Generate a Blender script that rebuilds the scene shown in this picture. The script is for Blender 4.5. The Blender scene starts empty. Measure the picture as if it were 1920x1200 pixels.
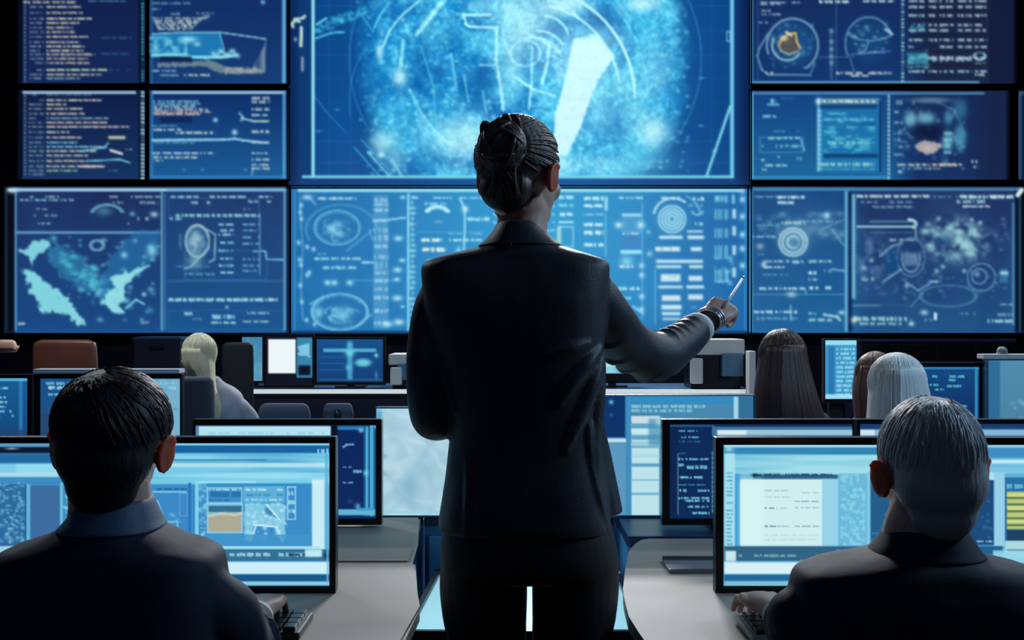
import bpy, bmesh, math, random
import numpy as np
from mathutils import Vector, Matrix, noise as mnoise
random.seed(7)
SC = bpy.context.scene
COL = SC.collection
F = 2000.0; CX, CY = 960.0, 600.0; CAMZ = 1.31; WALL = 12.0
def P(px, py, D): return Vector(((px-CX)/F*D, D, CAMZ-(py-CY)/F*D))
def deskpt(px, py, z=.73):
    D = (CAMZ-z)*F/(py-CY); return Vector(((px-CX)/F*D, D, z))

# ------------------------------------------------------------ object helpers
def lin(c):
    c = np.asarray(c, dtype=float)/255.0
    return np.where(c <= .04045, c/12.92, ((c+.055)/1.055)**2.4)
def tag(o, label=None, cat=None, group=None, kind=None):
    if label: o['label'] = label
    if cat: o['category'] = cat
    if group: o['group'] = group
    if kind: o['kind'] = kind
    return o
def thing(name, label, cat, loc=(0,0,0), group=None):
    o = bpy.data.objects.new(name, None); COL.objects.link(o); o.location = loc
    o.empty_display_size = .05
    return tag(o, label, cat, group)
def link_mesh(name, me, mat, parent=None, smooth=False):
    o = bpy.data.objects.new(name, me); COL.objects.link(o)
    if mat is not None and not me.materials: me.materials.append(mat)
    if smooth:
        me.polygons.foreach_set('use_smooth', [True]*len(me.polygons))
    if parent is not None:
        o.parent = parent; o.location = -Vector(parent.location)   # meshes are written in world metres
    return o
def obj(name, bm, mat, parent=None, smooth=False):
    me = bpy.data.meshes.new(name)
    bmesh.ops.recalc_face_normals(bm, faces=bm.faces)
    bm.to_mesh(me); bm.free()
    return link_mesh(name, me, mat, parent, smooth)
def box(bm, x0, x1, y0, y1, z0, z1, bev=0.0, M=None):
    r = bmesh.ops.create_cube(bm, size=1.0)
    vs = r['verts']
    for v in vs:
        v.co = Vector(((x0+x1)/2+v.co.x*(x1-x0), (y0+y1)/2+v.co.y*(y1-y0), (z0+z1)/2+v.co.z*(z1-z0)))
        if M is not None: v.co = M @ v.co
    if bev > 0:
        es = list({e for v in vs for e in v.link_edges})
        bmesh.ops.bevel(bm, geom=es, offset=bev, segments=2, affect='EDGES', profile=.7)
    return bm
def prism(bm, pts, z0, z1, bev=0.0):
    lo = [bm.verts.new((p[0], p[1], z0)) for p in pts]
    hi = [bm.verts.new((p[0], p[1], z1)) for p in pts]
    n = len(pts)
    f = [bm.faces.new(lo[::-1]), bm.faces.new(hi)]
    for i in range(n): f.append(bm.faces.new((lo[i], lo[(i+1)%n], hi[(i+1)%n], hi[i])))
    if bev > 0:
        es = [e for e in f[1].edges]
        bmesh.ops.bevel(bm, geom=es, offset=bev, segments=2, affect='EDGES')
    return bm
def ellipsoid(bm, c, r, M=None, seg=28, rings=18, fn=None):
    rr = bmesh.ops.create_uvsphere(bm, u_segments=seg, v_segments=rings, radius=1.0)
    for v in rr['verts']:
        d = v.co.copy()
        k = fn(d) if fn else 1.0
        q = Vector((d.x*r[0]*k, d.y*r[1]*k, d.z*r[2]*k))
        if M is not None: q = M @ q
        v.co = Vector(c)+q
    return bm
def catmull(pts, sub):
    pts = [list(p) for p in pts]; out = []
    n = len(pts)
    for i in range(n-1):
        p0 = pts[max(i-1,0)]; p1 = pts[i]; p2 = pts[i+1]; p3 = pts[min(i+2,n-1)]
        for s in range(sub):
            t = s/sub
            out.append([.5*((2*b)+(-a+c)*t+(2*a-5*b+4*c-d)*t*t+(-a+3*b-3*c+d)*t**3) for a,b,c,d in zip(p0,p1,p2,p3)])
    out.append(pts[-1]); return out
def tube(bm, pts, seg=14, sub=4, up=(0,0,1), flat=None):
    """pts: (x,y,z,r) or (x,y,z,r_side,r_up)"""
    pts = [list(p) if len(p) == 5 else list(p)+[p[3]] for p in pts]
    q = catmull(pts, sub) if sub > 1 and len(pts) > 2 else pts
    rings = []
    prev = None
    for i, p in enumerate(q):
        a = Vector(q[max(i-1,0)][:3]); b = Vector(q[min(i+1,len(q)-1)][:3])
        t = (b-a).normalized()
        if prev is None:
            u = Vector(up)
            if abs(u.dot(t)) > .95: u = Vector((0,1,0))
        else: u = prev
        u = (u-t*u.dot(t)).normalized(); s = t.cross(u); prev = u
        c = Vector(p[:3]); ring = []
        for k in range(seg):
            an = 2*math.pi*k/seg
            ring.append(bm.verts.new(c+s*math.cos(an)*max(p[3],1e-4)+u*math.sin(an)*max(p[4],1e-4)))
        rings.append(ring)
    for A, B in zip(rings, rings[1:]):
        for k in range(seg): bm.faces.new((A[k], A[(k+1)%seg], B[(k+1)%seg], B[k]))
    bm.faces.new(rings[0][::-1]); bm.faces.new(rings[-1])
    return bm
def loft(bm, rows, seg=48, sub=3):
    """horizontal rings; rows: (z, x_left, x_right, y_centre, half_depth, exponent)"""
    q = catmull(rows, sub); rings = []
    for z, xl, xr, yc, hd, n in q:
        cx = (xl+xr)/2; hw = max((xr-xl)/2, .001); ring = []
        for k in range(seg):
            a = 2*math.pi*k/seg; ca, sa = math.cos(a), math.sin(a)
            ring.append(bm.verts.new((cx+hw*math.copysign(abs(ca)**(2/n), ca), yc+hd*math.copysign(abs(sa)**(2/n), sa), z)))
        rings.append(ring)
    for A, B in zip(rings, rings[1:]):
        for k in range(seg): bm.faces.new((A[k], A[(k+1)%seg], B[(k+1)%seg], B[k]))
    bm.faces.new(rings[0][::-1]); bm.faces.new(rings[-1])
    return bm
def fuse(name, bm, voxel, mat, parent, smooth=6, disp=None):
    """closed overlapping shells -> one continuous skin"""
    bmesh.ops.recalc_face_normals(bm, faces=bm.faces)
    me = bpy.data.meshes.new('tmp'); bm.to_mesh(me); bm.free()
    o = bpy.data.objects.new('tmp', me); COL.objects.link(o)
    m = o.modifiers.new('r', 'REMESH'); m.mode = 'VOXEL'; m.voxel_size = voxel
    s = o.modifiers.new('s', 'SMOOTH'); s.factor = .5; s.iterations = smooth
    dg = bpy.context.evaluated_depsgraph_get(); dg.update()
    out = bpy.data.meshes.new_from_object(o.evaluated_get(dg))
    bpy.data.objects.remove(o); bpy.data.meshes.remove(me)
    out.name = name; out.materials.clear()
    if disp:
        n = len(out.vertices); co = np.empty(n*3, 'f'); no = np.empty(n*3, 'f')
        out.vertices.foreach_get('co', co); out.vertices.foreach_get('normal', no)
        co = co.reshape(-1,3); no = no.reshape(-1,3)
        co += no*disp(co)[:,None]
        out.vertices.foreach_set('co', co.ravel()); out.update()
    return link_mesh(name, out, mat, parent, True)

# ------------------------------------------------------------ materials
def mat(name, rgb, rough=.5, metal=0, spec=.5, sheen=0, noise=None, bump=None, sss=0, srgb=True, coat=0, emit=None, estr=1.0):
    m = bpy.data.materials.new(name); m.use_nodes = True
    nt = m.node_tree; b = nt.nodes['Principled BSDF']
    c = list(lin(rgb)) if srgb else list(rgb)
    b.inputs['Base Color'].default_value = (*c, 1)
    b.inputs['Roughness'].default_value = rough; b.inputs['Metallic'].default_value = metal
    b.inputs['Specular IOR Level'].default_value = spec
    b.inputs['Sheen Weight'].default_value = sheen
    if coat: b.inputs['Coat Weight'].default_value = coat
    if sss:
        b.inputs['Subsurface Weight'].default_value = sss
        b.inputs['Subsurface Radius'].default_value = (.02,.006,.003); b.inputs['Subsurface Scale'].default_value = 1.0
    tc = nt.nodes.new('ShaderNodeTexCoord')
    if noise:
        sc, amt = noise
        n = nt.nodes.new('ShaderNodeTexNoise'); n.inputs['Scale'].default_value = sc; n.inputs['Detail'].default_value = 6
        nt.links.new(tc.outputs['Object'], n.inputs['Vector'])
        r = nt.nodes.new('ShaderNodeMix'); r.data_type = 'RGBA'
        r.inputs[6].default_value = (*[x*(1-amt) for x in c], 1); r.inputs[7].default_value = (*[min(1,x*(1+amt)) for x in c], 1)
        nt.links.new(n.outputs['Fac'], r.inputs[0]); nt.links.new(r.outputs[2], b.inputs['Base Color'])
    if bump:
        sc, st, stretch = bump
        mp = nt.nodes.new('ShaderNodeMapping'); mp.inputs['Scale'].default_value = stretch
        n = nt.nodes.new('ShaderNodeTexNoise'); n.inputs['Scale'].default_value = sc; n.inputs['Detail'].default_value = 4
        bp = nt.nodes.new('ShaderNodeBump'); bp.inputs['Strength'].default_value = st; bp.inputs['Distance'].default_value = .01
        nt.links.new(tc.outputs['Object'], mp.inputs['Vector']); nt.links.new(mp.outputs[0], n.inputs['Vector'])
        nt.links.new(n.outputs['Fac'], bp.inputs['Height']); nt.links.new(bp.outputs[0], b.inputs['Normal'])
    if emit is not None:
        b.inputs['Emission Color'].default_value = (*lin(emit), 1); b.inputs['Emission Strength'].default_value = estr
    return m
M = {}
M['black'] = mat('black_plastic', (16,18,28), .35, noise=(30,.2))
M['bezel'] = mat('bezel_plastic', (14,16,24), .3, noise=(40,.2))
M['wallframe'] = mat('wall_frame', (8,12,26), .45, noise=(5,.3))
M['wall'] = mat('dark_wall_paint', (10,16,44), .6, noise=(2,.25))
M['side'] = mat('side_wall_paint', (10,12,22), .8, noise=(2,.25))
M['floor'] = mat('dark_floor', (26,44,70), .35, noise=(4,.25))
M['desk'] = mat('desk_laminate', (160,152,142), .6, noise=(60,.05), spec=.6)
M['deskedge'] = mat('desk_edge', (24,34,52), .5, noise=(30,.15))
M['console'] = mat('console_blue', (90,175,235), .4, noise=(6,.12))
M['consoletop'] = mat('console_top', (34,58,96), .4, noise=(10,.15))
M['white'] = mat('white_plastic', (222,226,226), .45, noise=(30,.04))
M['grey'] = mat('grey_plastic', (110,118,128), .5, noise=(30,.08))
M['steel'] = mat('brushed_steel', (140,146,155), .3, metal=1, noise=(80,.1))
M['suit'] = mat('charcoal_suit_cloth', (36,41,54), .52, spec=.45, sheen=.06, bump=(260,.12,(1,1,1)))
M['suit2'] = mat('navy_suit_cloth', (18,28,52), .7, spec=.3, sheen=.06, bump=(260,.05,(1,1,1)))
M['trouser'] = mat('black_trouser_cloth', (22,22,27), .6, spec=.35, sheen=.04, bump=(300,.1,(1,1,1)))
M['collar'] = mat('slate_blue_cloth', (52,82,112), .6, sheen=.15, bump=(260,.1,(1,1,1)))
M['shirt'] = mat('white_shirt_cloth', (215,222,228), .7, sheen=.1, bump=(120,.1,(1,1,1)))
M['skin'] = mat('skin', (205,165,148), .5, sss=.12, noise=(25,.06))
M['ear'] = mat('ear_skin', (205,105,80), .5, sss=.5, noise=(25,.06))
M['eye'] = mat('eye_white', (225,225,225), .2, noise=(30,.03))
M['hair_brown'] = mat('dark_brown_hair', (74,60,56), .42, spec=.6, bump=(90,.35,(1,1,.2)))
M['hair_black'] = mat('black_hair', (20,20,27), .52, spec=.4, bump=(90,.35,(1,1,.2)))
M['hair_silver'] = mat('silver_hair', (178,180,184), .5, bump=(90,.3,(1,1,.2)))
M['hair_blonde'] = mat('blonde_hair', (222,212,176), .5, bump=(60,.3,(1,1,.3)))
M['hair_umber'] = mat('umber_hair', (66,44,42), .5, bump=(60,.3,(1,1,.2)))
M['hair_chest'] = mat('chestnut_hair', (96,62,52), .5, bump=(60,.3,(1,1,.2)))
M['hair_white'] = mat('white_hair', (225,232,232), .55, bump=(60,.3,(1,1,.2)))
M['leather'] = mat('brown_leather', (108,62,50), .4, noise=(12,.2))
M['tan'] = mat('tan_leather', (200,150,120), .5, noise=(12,.1))
M['chairgrey'] = mat('grey_mesh_fabric', (70,84,104), .8, noise=(60,.2))
M['chairtaupe'] = mat('taupe_fabric', (92,90,98), .8, noise=(60,.1))
M['chairblack'] = mat('black_fabric', (22,24,34), .7, noise=(60,.2))
M['teal'] = mat('blue_grey_plastic', (84,128,156), .4, noise=(20,.1))
M['cuffglow'] = mat('silver_bracelet', (215,220,225), .25, metal=.9, noise=(30,.05))
def screen_material():
    m = bpy.data.materials.new('display_pixels'); m.use_nodes = True
    nt = m.node_tree; b = nt.nodes['Principled BSDF']
    a = nt.nodes.new('ShaderNodeAttribute'); a.attribute_name = 'pixels'
    b.inputs['Base Color'].default_value = (.004,.006,.01,1); b.inputs['Roughness'].default_value = .35
    nt.links.new(a.outputs['Color'], b.inputs['Emission Color']); b.inputs['Emission Strength'].default_value = 1.0
    return m
M['screen'] = screen_material()

# ------------------------------------------------------------ canvas: what a display shows, one colour per grid point
class Canvas:
    def __init__(s, x0, y0, x1, y1, step, bg, seed=0):
        s.x0, s.y0, s.x1, s.y1 = x0, y0, x1, y1
        s.nx = max(2, int(round((x1-x0)/step))+1); s.ny = max(2, int(round((y1-y0)/step))+1)
        s.sx = (x1-x0)/(s.nx-1); s.sy = (y1-y0)/(s.ny-1)
        s.X, s.Y = np.meshgrid(np.linspace(x0,x1,s.nx), np.linspace(y0,y1,s.ny))
        s.A = np.empty((s.ny, s.nx, 3)); s.A[:] = bg
        s.r = np.random.RandomState(seed+11)
    def _w(s, x0, y0, x1, y1, pad=4):
        i0 = max(0, int((y0-pad-s.y0)/s.sy)); i1 = min(s.ny, int((y1+pad-s.y0)/s.sy)+2)
        j0 = max(0, int((x0-pad-s.x0)/s.sx)); j1 = min(s.nx, int((x1+pad-s.x0)/s.sx)+2)
        return slice(i0, max(i0,i1)), slice(j0, max(j0,j1))
    def mix(s, w, a, col):
        a = np.clip(a, 0, 1)[..., None]; s.A[w] = s.A[w]*(1-a)+np.asarray(col, float)*a
    def rect(s, x0, y0, x1, y1, col, a=1.0, soft=1.2):
        w = s._w(x0,y0,x1,y1)
        m = np.clip((s.X[w]-x0)/soft+.5,0,1)*np.clip((x1-s.X[w])/soft+.5,0,1)*np.clip((s.Y[w]-y0)/soft+.5,0,1)*np.clip((y1-s.Y[w])/soft+.5,0,1)
        s.mix(w, m*a, col)
    def frame(s, x0, y0, x1, y1, wd, col, a=1.0):
        s.rect(x0,y0,x1,y0+wd,col,a); s.rect(x0,y1-wd,x1,y1,col,a); s.rect(x0,y0,x0+wd,y1,col,a); s.rect(x1-wd,y0,x1,y1,col,a)
    def blob(s, cx, cy, rx, ry, col, a=1.0, p=2.0):
        w = s._w(cx-3*rx, cy-3*ry, cx+3*rx, cy+3*ry)
        d = ((s.X[w]-cx)/rx)**2+((s.Y[w]-cy)/ry)**2
        s.mix(w, a*np.exp(-d**(p/2)), col)
    def ring(s, cx, cy, rx, ry, wd, col, a=1.0, a0=0, a1=360, brk=0):
        w = s._w(cx-rx-wd, cy-ry-wd, cx+rx+wd, cy+ry+wd)
        dx = s.X[w]-cx; dy = s.Y[w]-cy
        d = np.sqrt((dx/rx)**2+(dy/ry)**2); dist = np.abs(d-1)*min(rx,ry)
        th = (np.degrees(np.arctan2(-dy, dx)) % 360)
        m = np.clip(1-(dist-wd/2)/1.2, 0, 1)
        m *= ((th-a0) % 360 <= (a1-a0)) if a1-a0 < 360 else 1
        if brk: m = m*(.35+.65*(np.sin(th*brk/7.0+cx)*np.sin(th*brk/17.0+cy) > -.3))
        s.mix(w, m*a, col)
    def line(s, pts, wd, col, a=1.0):
        for (ax,ay),(bx,by) in zip(pts, pts[1:]):
            w = s._w(min(ax,bx)-wd, min(ay,by)-wd, max(ax,bx)+wd, max(ay,by)+wd)
            vx, vy = bx-ax, by-ay; L = vx*vx+vy*vy+1e-9
            t = np.clip(((s.X[w]-ax)*vx+(s.Y[w]-ay)*vy)/L, 0, 1)
            d = np.hypot(s.X[w]-ax-t*vx, s.Y[w]-ay-t*vy)
            s.mix(w, a*np.clip(1-(d-wd/2)/1.2, 0, 1), col)
    def poly(s, pts, col, a=1.0, rag=0.0):
        xs = [p[0] for p in pts]; ys = [p[1] for p in pts]
        w = s._w(min(xs), min(ys), max(xs), max(ys))
        X = s.X[w].copy(); Y = s.Y[w].copy()
        if rag: X = X+(s.noise(7, 2)[w]-.5)*rag*2; Y = Y+(s.noise(6, 2)[w]-.5)*rag*2
        ins = np.zeros(X.shape, bool); n = len(pts)
        for i in range(n):
            x1, y1 = pts[i]; x2, y2 = pts[(i+1)%n]
            c = ((y1 > Y) != (y2 > Y)) & (X < (x2-x1)*(Y-y1)/(y2-y1+1e-9)+x1)
            ins ^= c
        m = ins.astype(float)
        for _ in range(1):
            mm = np.pad(m, 1, mode='edge'); m = (mm[1:-1,1:-1]*2+mm[:-2,1:-1]+mm[2:,1:-1]+mm[1:-1,:-2]+mm[1:-1,2:])/6
        s.mix(w, m*a, col)
    def blur(s, n=1):
        for _ in range(n):
            p = np.pad(s.A, ((1,1),(0,0),(0,0)), mode='edge'); s.A = (p[:-2]+2*p[1:-1]+p[2:])/4
            p = np.pad(s.A, ((0,0),(1,1),(0,0)), mode='edge'); s.A = (p[:,:-2]+2*p[:,1:-1]+p[:,2:])/4
        return s
    def noise(s, cell, octaves=3, ax=1.0, ay=1.0, U=None, V=None):
        out = np.zeros((s.ny, s.nx)); amp = 1.0; tot = 0
        U = s.X-s.x0 if U is None else U-U.min(); V = s.Y-s.y0 if V is None else V-V.min()
        for o in range(octaves):
            cw = cell*ax/2**o; ch = cell*ay/2**o
            gx = U/cw; gy = V/ch
            G = s.r.rand(int(gy.max())+3, int(gx.max())+3)
            ix = gx.astype(int); iy = gy.astype(int); fx = gx-ix; fy = gy-iy
            fx = fx*fx*(3-2*fx); fy = fy*fy*(3-2*fy)
            v = (G[iy,ix]*(1-fx)+G[iy,ix+1]*fx)*(1-fy)+(G[iy+1,ix]*(1-fx)+G[iy+1,ix+1]*fx)*fy
            out += v*amp; tot += amp; amp *= .55
        return out/tot
    def text(s, x0, x1, y, h, col, a=.9, gap=.3, cw=3.2):
        x = x0
        while x < x1:
            L = min(x1-x, cw*(1+s.r.randint(0,5)))
            if s.r.rand() > gap*.6:
                xx = x; s.rect(x, y-h*.36, min(x+L,x1), y+h*.36, col, a*.62, 1.6)
                while xx < x+L:
                    dh = h*(.55+.45*s.r.rand()); dy = (h-dh)*s.r.rand()
                    s.rect(xx, y-h/2+dy, min(xx+cw*.95,x+L), y-h/2+dy+dh, col, a*(.55+.45*s.r.rand()), 1.4)
                    xx += cw
            x += L+cw*(.5+s.r.rand())
    def block(s, x0, y0, x1, y1, n, h, col, a=.8, gap=.3, rag=.3):
        for k in range(n):
            y = y0+(k+.5)*(y1-y0)/n
            s.text(x0, x1-(x1-x0)*rag*s.r.rand(), y, h, col, a, gap)
    def specks(s, x0, y0, x1, y1, n, r, col, a=.8):
        for _ in range(n):
            rr = r*(.5+s.r.rand()); s.blob(x0+(x1-x0)*s.r.rand(), y0+(y1-y0)*s.r.rand(), rr, rr*.8, col, a*(.4+.6*s.r.rand()))
    def vgrad(s, y0, y1, c0, c1):
        t = np.clip((s.Y-y0)/(y1-y0),0,1)[...,None]; s.A = np.asarray(c0,float)*(1-t)+np.asarray(c1,float)*t
    def grid(s, dx, dy, col, a=.25):
        x = s.x0+dx
        while x < s.x1: s.rect(x, s.y0, x+1.4, s.y1, col, a); x += dx
        y = s.y0+dy
        while y < s.y1: s.rect(s.x0, y, s.x1, y+1.4, col, a); y += dy
    def mesh(s, name, D, parent, gain=1.0, M_=None):
        nx, ny = s.nx, s.ny
        co = np.empty((ny*nx, 3), 'f')
        co[:,0] = ((s.X-CX)/F*D).ravel(); co[:,1] = D; co[:,2] = (CAMZ-(s.Y-CY)/F*D).ravel()
        if M_ is not None: co = np.array([M_ @ Vector(c) for c in co], 'f')
        idx = np.arange(ny*nx).reshape(ny, nx)
        q = np.stack([idx[:-1,:-1], idx[1:,:-1], idx[1:,1:], idx[:-1,1:]], -1).reshape(-1,4)
        me = bpy.data.meshes.new(name)
        me.vertices.add(len(co)); me.vertices.foreach_set('co', co.ravel())
        me.loops.add(q.size); me.loops.foreach_set('vertex_index', q.ravel().astype('i'))
        me.polygons.add(len(q)); me.polygons.foreach_set('loop_start', np.arange(0, q.size, 4, dtype='i'))
        me.update(calc_edges=True)
        at = me.color_attributes.new('pixels', 'FLOAT_COLOR', 'POINT')
        c = np.ones((ny*nx, 4), 'f'); c[:,:3] = lin(np.clip(s.A,0,255)).reshape(-1,3)*gain
        at.data.foreach_set('color', c.ravel())
        return link_mesh(name, me, M['screen'], parent)
CY1 = (150,225,245); WH = (215,240,246); BG = (16,62,118); NAVY = (16,30,74); CYB = (70,170,215)
# ------------------------------------------------------------ what each wall display shows
LBL = (196,190,172); LBB = (150,178,190)
def code_rows(c, xa, xb, xc, rows, h=4.2):
    for r in rows:
        y, xe = r[0], r[1]; col = r[2] if len(r) > 2 else LBL
        c.text(xa, xb, y, h, (130,150,165), .75, .1, 3)
        c.text(xc, xe, y, h, col, .95, .03, 3.4); c.rect(xc, y-1.3, xe-4, y+1.3, col, .4, 1.5)
def pt_top_code():
    c = Canvas(34,-90,272,156,2,(17,33,76),1); c.vgrad(-90,156,(16,30,74),(20,40,88))
    c.rect(34,-90,42,156,(6,10,26)); c.rect(260,-90,272,156,(5,18,46))
    c.text(44,150,4,5,LBL,.9,.05); c.text(165,242,2,3,(110,180,205),.7)
    rows = [(13,152),(24,157),(35,172,(205,205,175)),(43,152),(52,137),(60,140),(69,165),(79,155),(87,158,(205,200,175)),(95,156),(102,178),(110,165,(205,190,160)),(118,168),(131,203,(190,215,170)),(140,190),(147,150,(120,150,160))]
    rows += [(-6,180),(-15,150),(-24,200),(-33,130),(-42,160)]
    code_rows(c,56,82,87,rows)
    for y in (71,101,131): c.text(190,246,y,2.5,(90,150,190),.6,.5)
    for y in np.arange(-88,152,7): c.rect(45,y,48,y+3.5,(170,185,190),.75)
    for y in np.arange(-88,154,5.5): c.rect(265,y,270,y+3.4,(70,190,190),.85 if c.r.rand()>.2 else .3)
    return c
def pt_mid_code():
    c = Canvas(34,169,272,336,2,(17,36,80),2); c.vgrad(169,336,(15,30,72),(22,52,98))
    c.rect(34,169,42,336,(6,10,26)); c.rect(260,169,272,336,(5,18,46))
    c.rect(42,171,255,175.5,(190,220,235),.9); c.text(60,180,178,3,(120,160,190),.6)
    rows=[(188,190),(196,125,(205,185,170)),(204,155),(213,160),(222,203,(120,160,180)),(230,205,(205,180,165)),(238,242,(195,185,180)),(248,130),(258,153),(267,145,(120,190,200)),(275,200,(130,190,210)),(283,180),(292,165),(302,165),(312,197,(210,195,185)),(320,145,(140,190,150)),(327,85,(90,150,180))]
    code_rows(c,54,82,87,rows)
    c.rect(203,255,235,261,(205,205,160),.9,3); c.line([(208,282),(228,288)],4,(200,200,200)); c.text(236,248,280,3,LBL,.8)
    c.line([(165,302),(225,299),(243,305)],2,(120,200,220),.9); c.line([(150,283),(195,277),(203,268)],2,(120,200,220),.8)
    c.text(145,197,312,5,(225,205,195),.9,.0); c.text(204,246,320,3,(80,160,190),.6,.5)
    for y in np.arange(178,332,7): c.rect(45,y,48,y+3.5,(170,185,190),.75)
    for y in np.arange(171,334,7): c.rect(264,y,271,y+4.6,(180,225,230),.9 if c.r.rand()>.15 else .4)
    return c
def pt_top_graph():
    c = Canvas(280,-90,541,157,2,(17,45,102),3); c.vgrad(-90,157,(15,38,92),(22,62,118))
    c.rect(283,-90,286,157,(60,130,180),.6)
    c.text(286,378,6,5,(120,165,180),.7); c.text(286,300,17,4,LBB); c.text(290,337,26,6,(130,175,190),.8); c.text(368,408,25,3,(140,180,190),.7)
    for k,y in enumerate((34,39,43,47,51,55)): c.text(286+k*2, 380-k*4, y, 4, (190,205,195), .85,.02)
    c.blob(385,32,6,4,(130,180,200),.7); c.line([(345,50),(392,30)],2,(150,190,200),.6)
    c.poly([(286,62),(415,60),(419,100),(380,108),(286,102)],(30,125,185),.9)
    c.line([(286,64),(330,61),(415,61),(498,73)],1.8,(140,200,220),.9); c.line([(498,73),(496,135)],1.2,(110,170,190),.6)
    n=c.noise(12,3)
    w=(slice(None),slice(None)); m=((c.X<352)&(c.Y>69)&(c.Y<102)); c.mix(w,m*np.clip((n-.35)*2.5,0,1)*.9,(120,215,235))
    c.blob(355,74,14,6,(150,225,240),.9); c.blob(370,83,6,4,(160,225,240),.8); c.line([(412,64),(420,92)],1.6,(120,200,220),.7)
    c.line([(286,104),(330,103),(360,107),(385,108),(415,107),(440,104)],5,(130,225,235),.9)
    for k in range(12): c.blob(400+k*4.2,100+5*math.sin(k*1.3),4,4,(150,225,235),.8)
    c.rect(300,106,360,115,(12,28,66),.85,4)
    c.poly([(296,118),(405,114),(420,125),(490,128),(494,138),(420,138),(380,124),(296,126)],(140,160,160),.7,3)
    for i in range(12): 
        x=470+i*2.2; c.rect(x,132-(i*4.2),x+1.4,136,(170,180,180),.6)
    c.block(422,126,495,139,3,3,(190,190,180),.8)
    c.text(286,330,133,4,(150,210,235),.9,.05); c.text(300,345,141,4,LBB,.8,.05); c.text(345,393,141,4.5,(205,225,200),.95,0)
    c.blob(493,4,4,4,(140,200,235),.9)
    c.rect(529,-90,536,156,(96,170,215),.95); c.rect(537,-90,541,157,(6,24,58))
    return c
def pt_mid_graph():
    c = Canvas(280,169,541,336,2,(16,56,118),4); c.vgrad(169,336,(14,46,104),(26,92,150))
    c.rect(284,171,536,176,(180,220,240),.9); c.rect(530,171,535,335,(90,165,210),.9); c.rect(284,330,536,333,(70,150,200),.8); c.rect(283,172,287,334,(60,140,190),.7)
    for k,(y,xe,cc) in enumerate([(190,372,(120,180,205)),(195,375,(110,180,205)),(200,368,(150,190,200)),(205,390,(200,200,195)),(210,396,(205,175,165)),(214,375,(225,195,185))]): c.text(288,xe,y,5,cc,.85,.02)
    c.rect(300,219,360,230,(12,36,86),.8,3); c.blob(404,225,4,4,(160,220,240),1); c.text(286,335,236,4,(90,160,195),.8)
    c.text(288,340,243,5,(190,215,215),.9,.02); c.text(330,404,249,5.5,(190,215,200),.95,0); c.text(286,400,262,4,(90,190,225),.95,0)
    c.line([(286,263),(420,262),(440,260),(455,263),(500,268)],3,(150,215,240),.9); c.blob(440,248,5,5,(170,225,245),1)
    c.text(290,365,268,3,(150,170,170),.7); c.text(286,404,287,4,(200,220,225),.95,0); c.text(288,370,295,6,(190,200,190),.8,.02); c.text(290,305,301,4,LBL,.8)
    c.line([(449,212),(456,220),(452,226)],3,(130,190,215),.8); c.line([(453,222),(475,227),(503,227)],2.4,(150,205,225),.9)
    for y,h in [(184,7),(191,6),(205,6),(216,5),(227,4),(247,7),(267,5),(287,4),(299,5),(309,4),(316,5)]: c.text(472,505,y,h,(190,205,200),.85,.02)
    for x in (345,380,460): c.blob(x,318,3,2.5,(110,170,205),.6)
    c.line([(472,327),(474,318)],2,(120,190,220),.8)
    return c
def brain(c, cx, cy, rx, ry, col, a=.8):
    c.blob(cx,cy,rx*.95,ry*.95,(40,110,165),.5,4)
    c.ring(cx,cy,rx,ry,2.2,col,a); c.ring(cx,cy,rx*.9,ry*.88,1.3,col,a*.6,20,320,5)
    for k in range(9):
        t = c.r.rand()*6.28; r_ = c.r.rand()*.6
        c.ring(cx+rx*r_*math.cos(t), cy+ry*r_*math.sin(t), rx*(.12+.2*c.r.rand()), ry*(.12+.2*c.r.rand()), 1.5, col, a*.6, c.r.randint(0,180), 200+c.r.randint(0,160))
    c.specks(cx-rx*.6,cy-ry*.6,cx+rx*.6,cy+ry*.6,14,4,col,a*.6)
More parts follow.
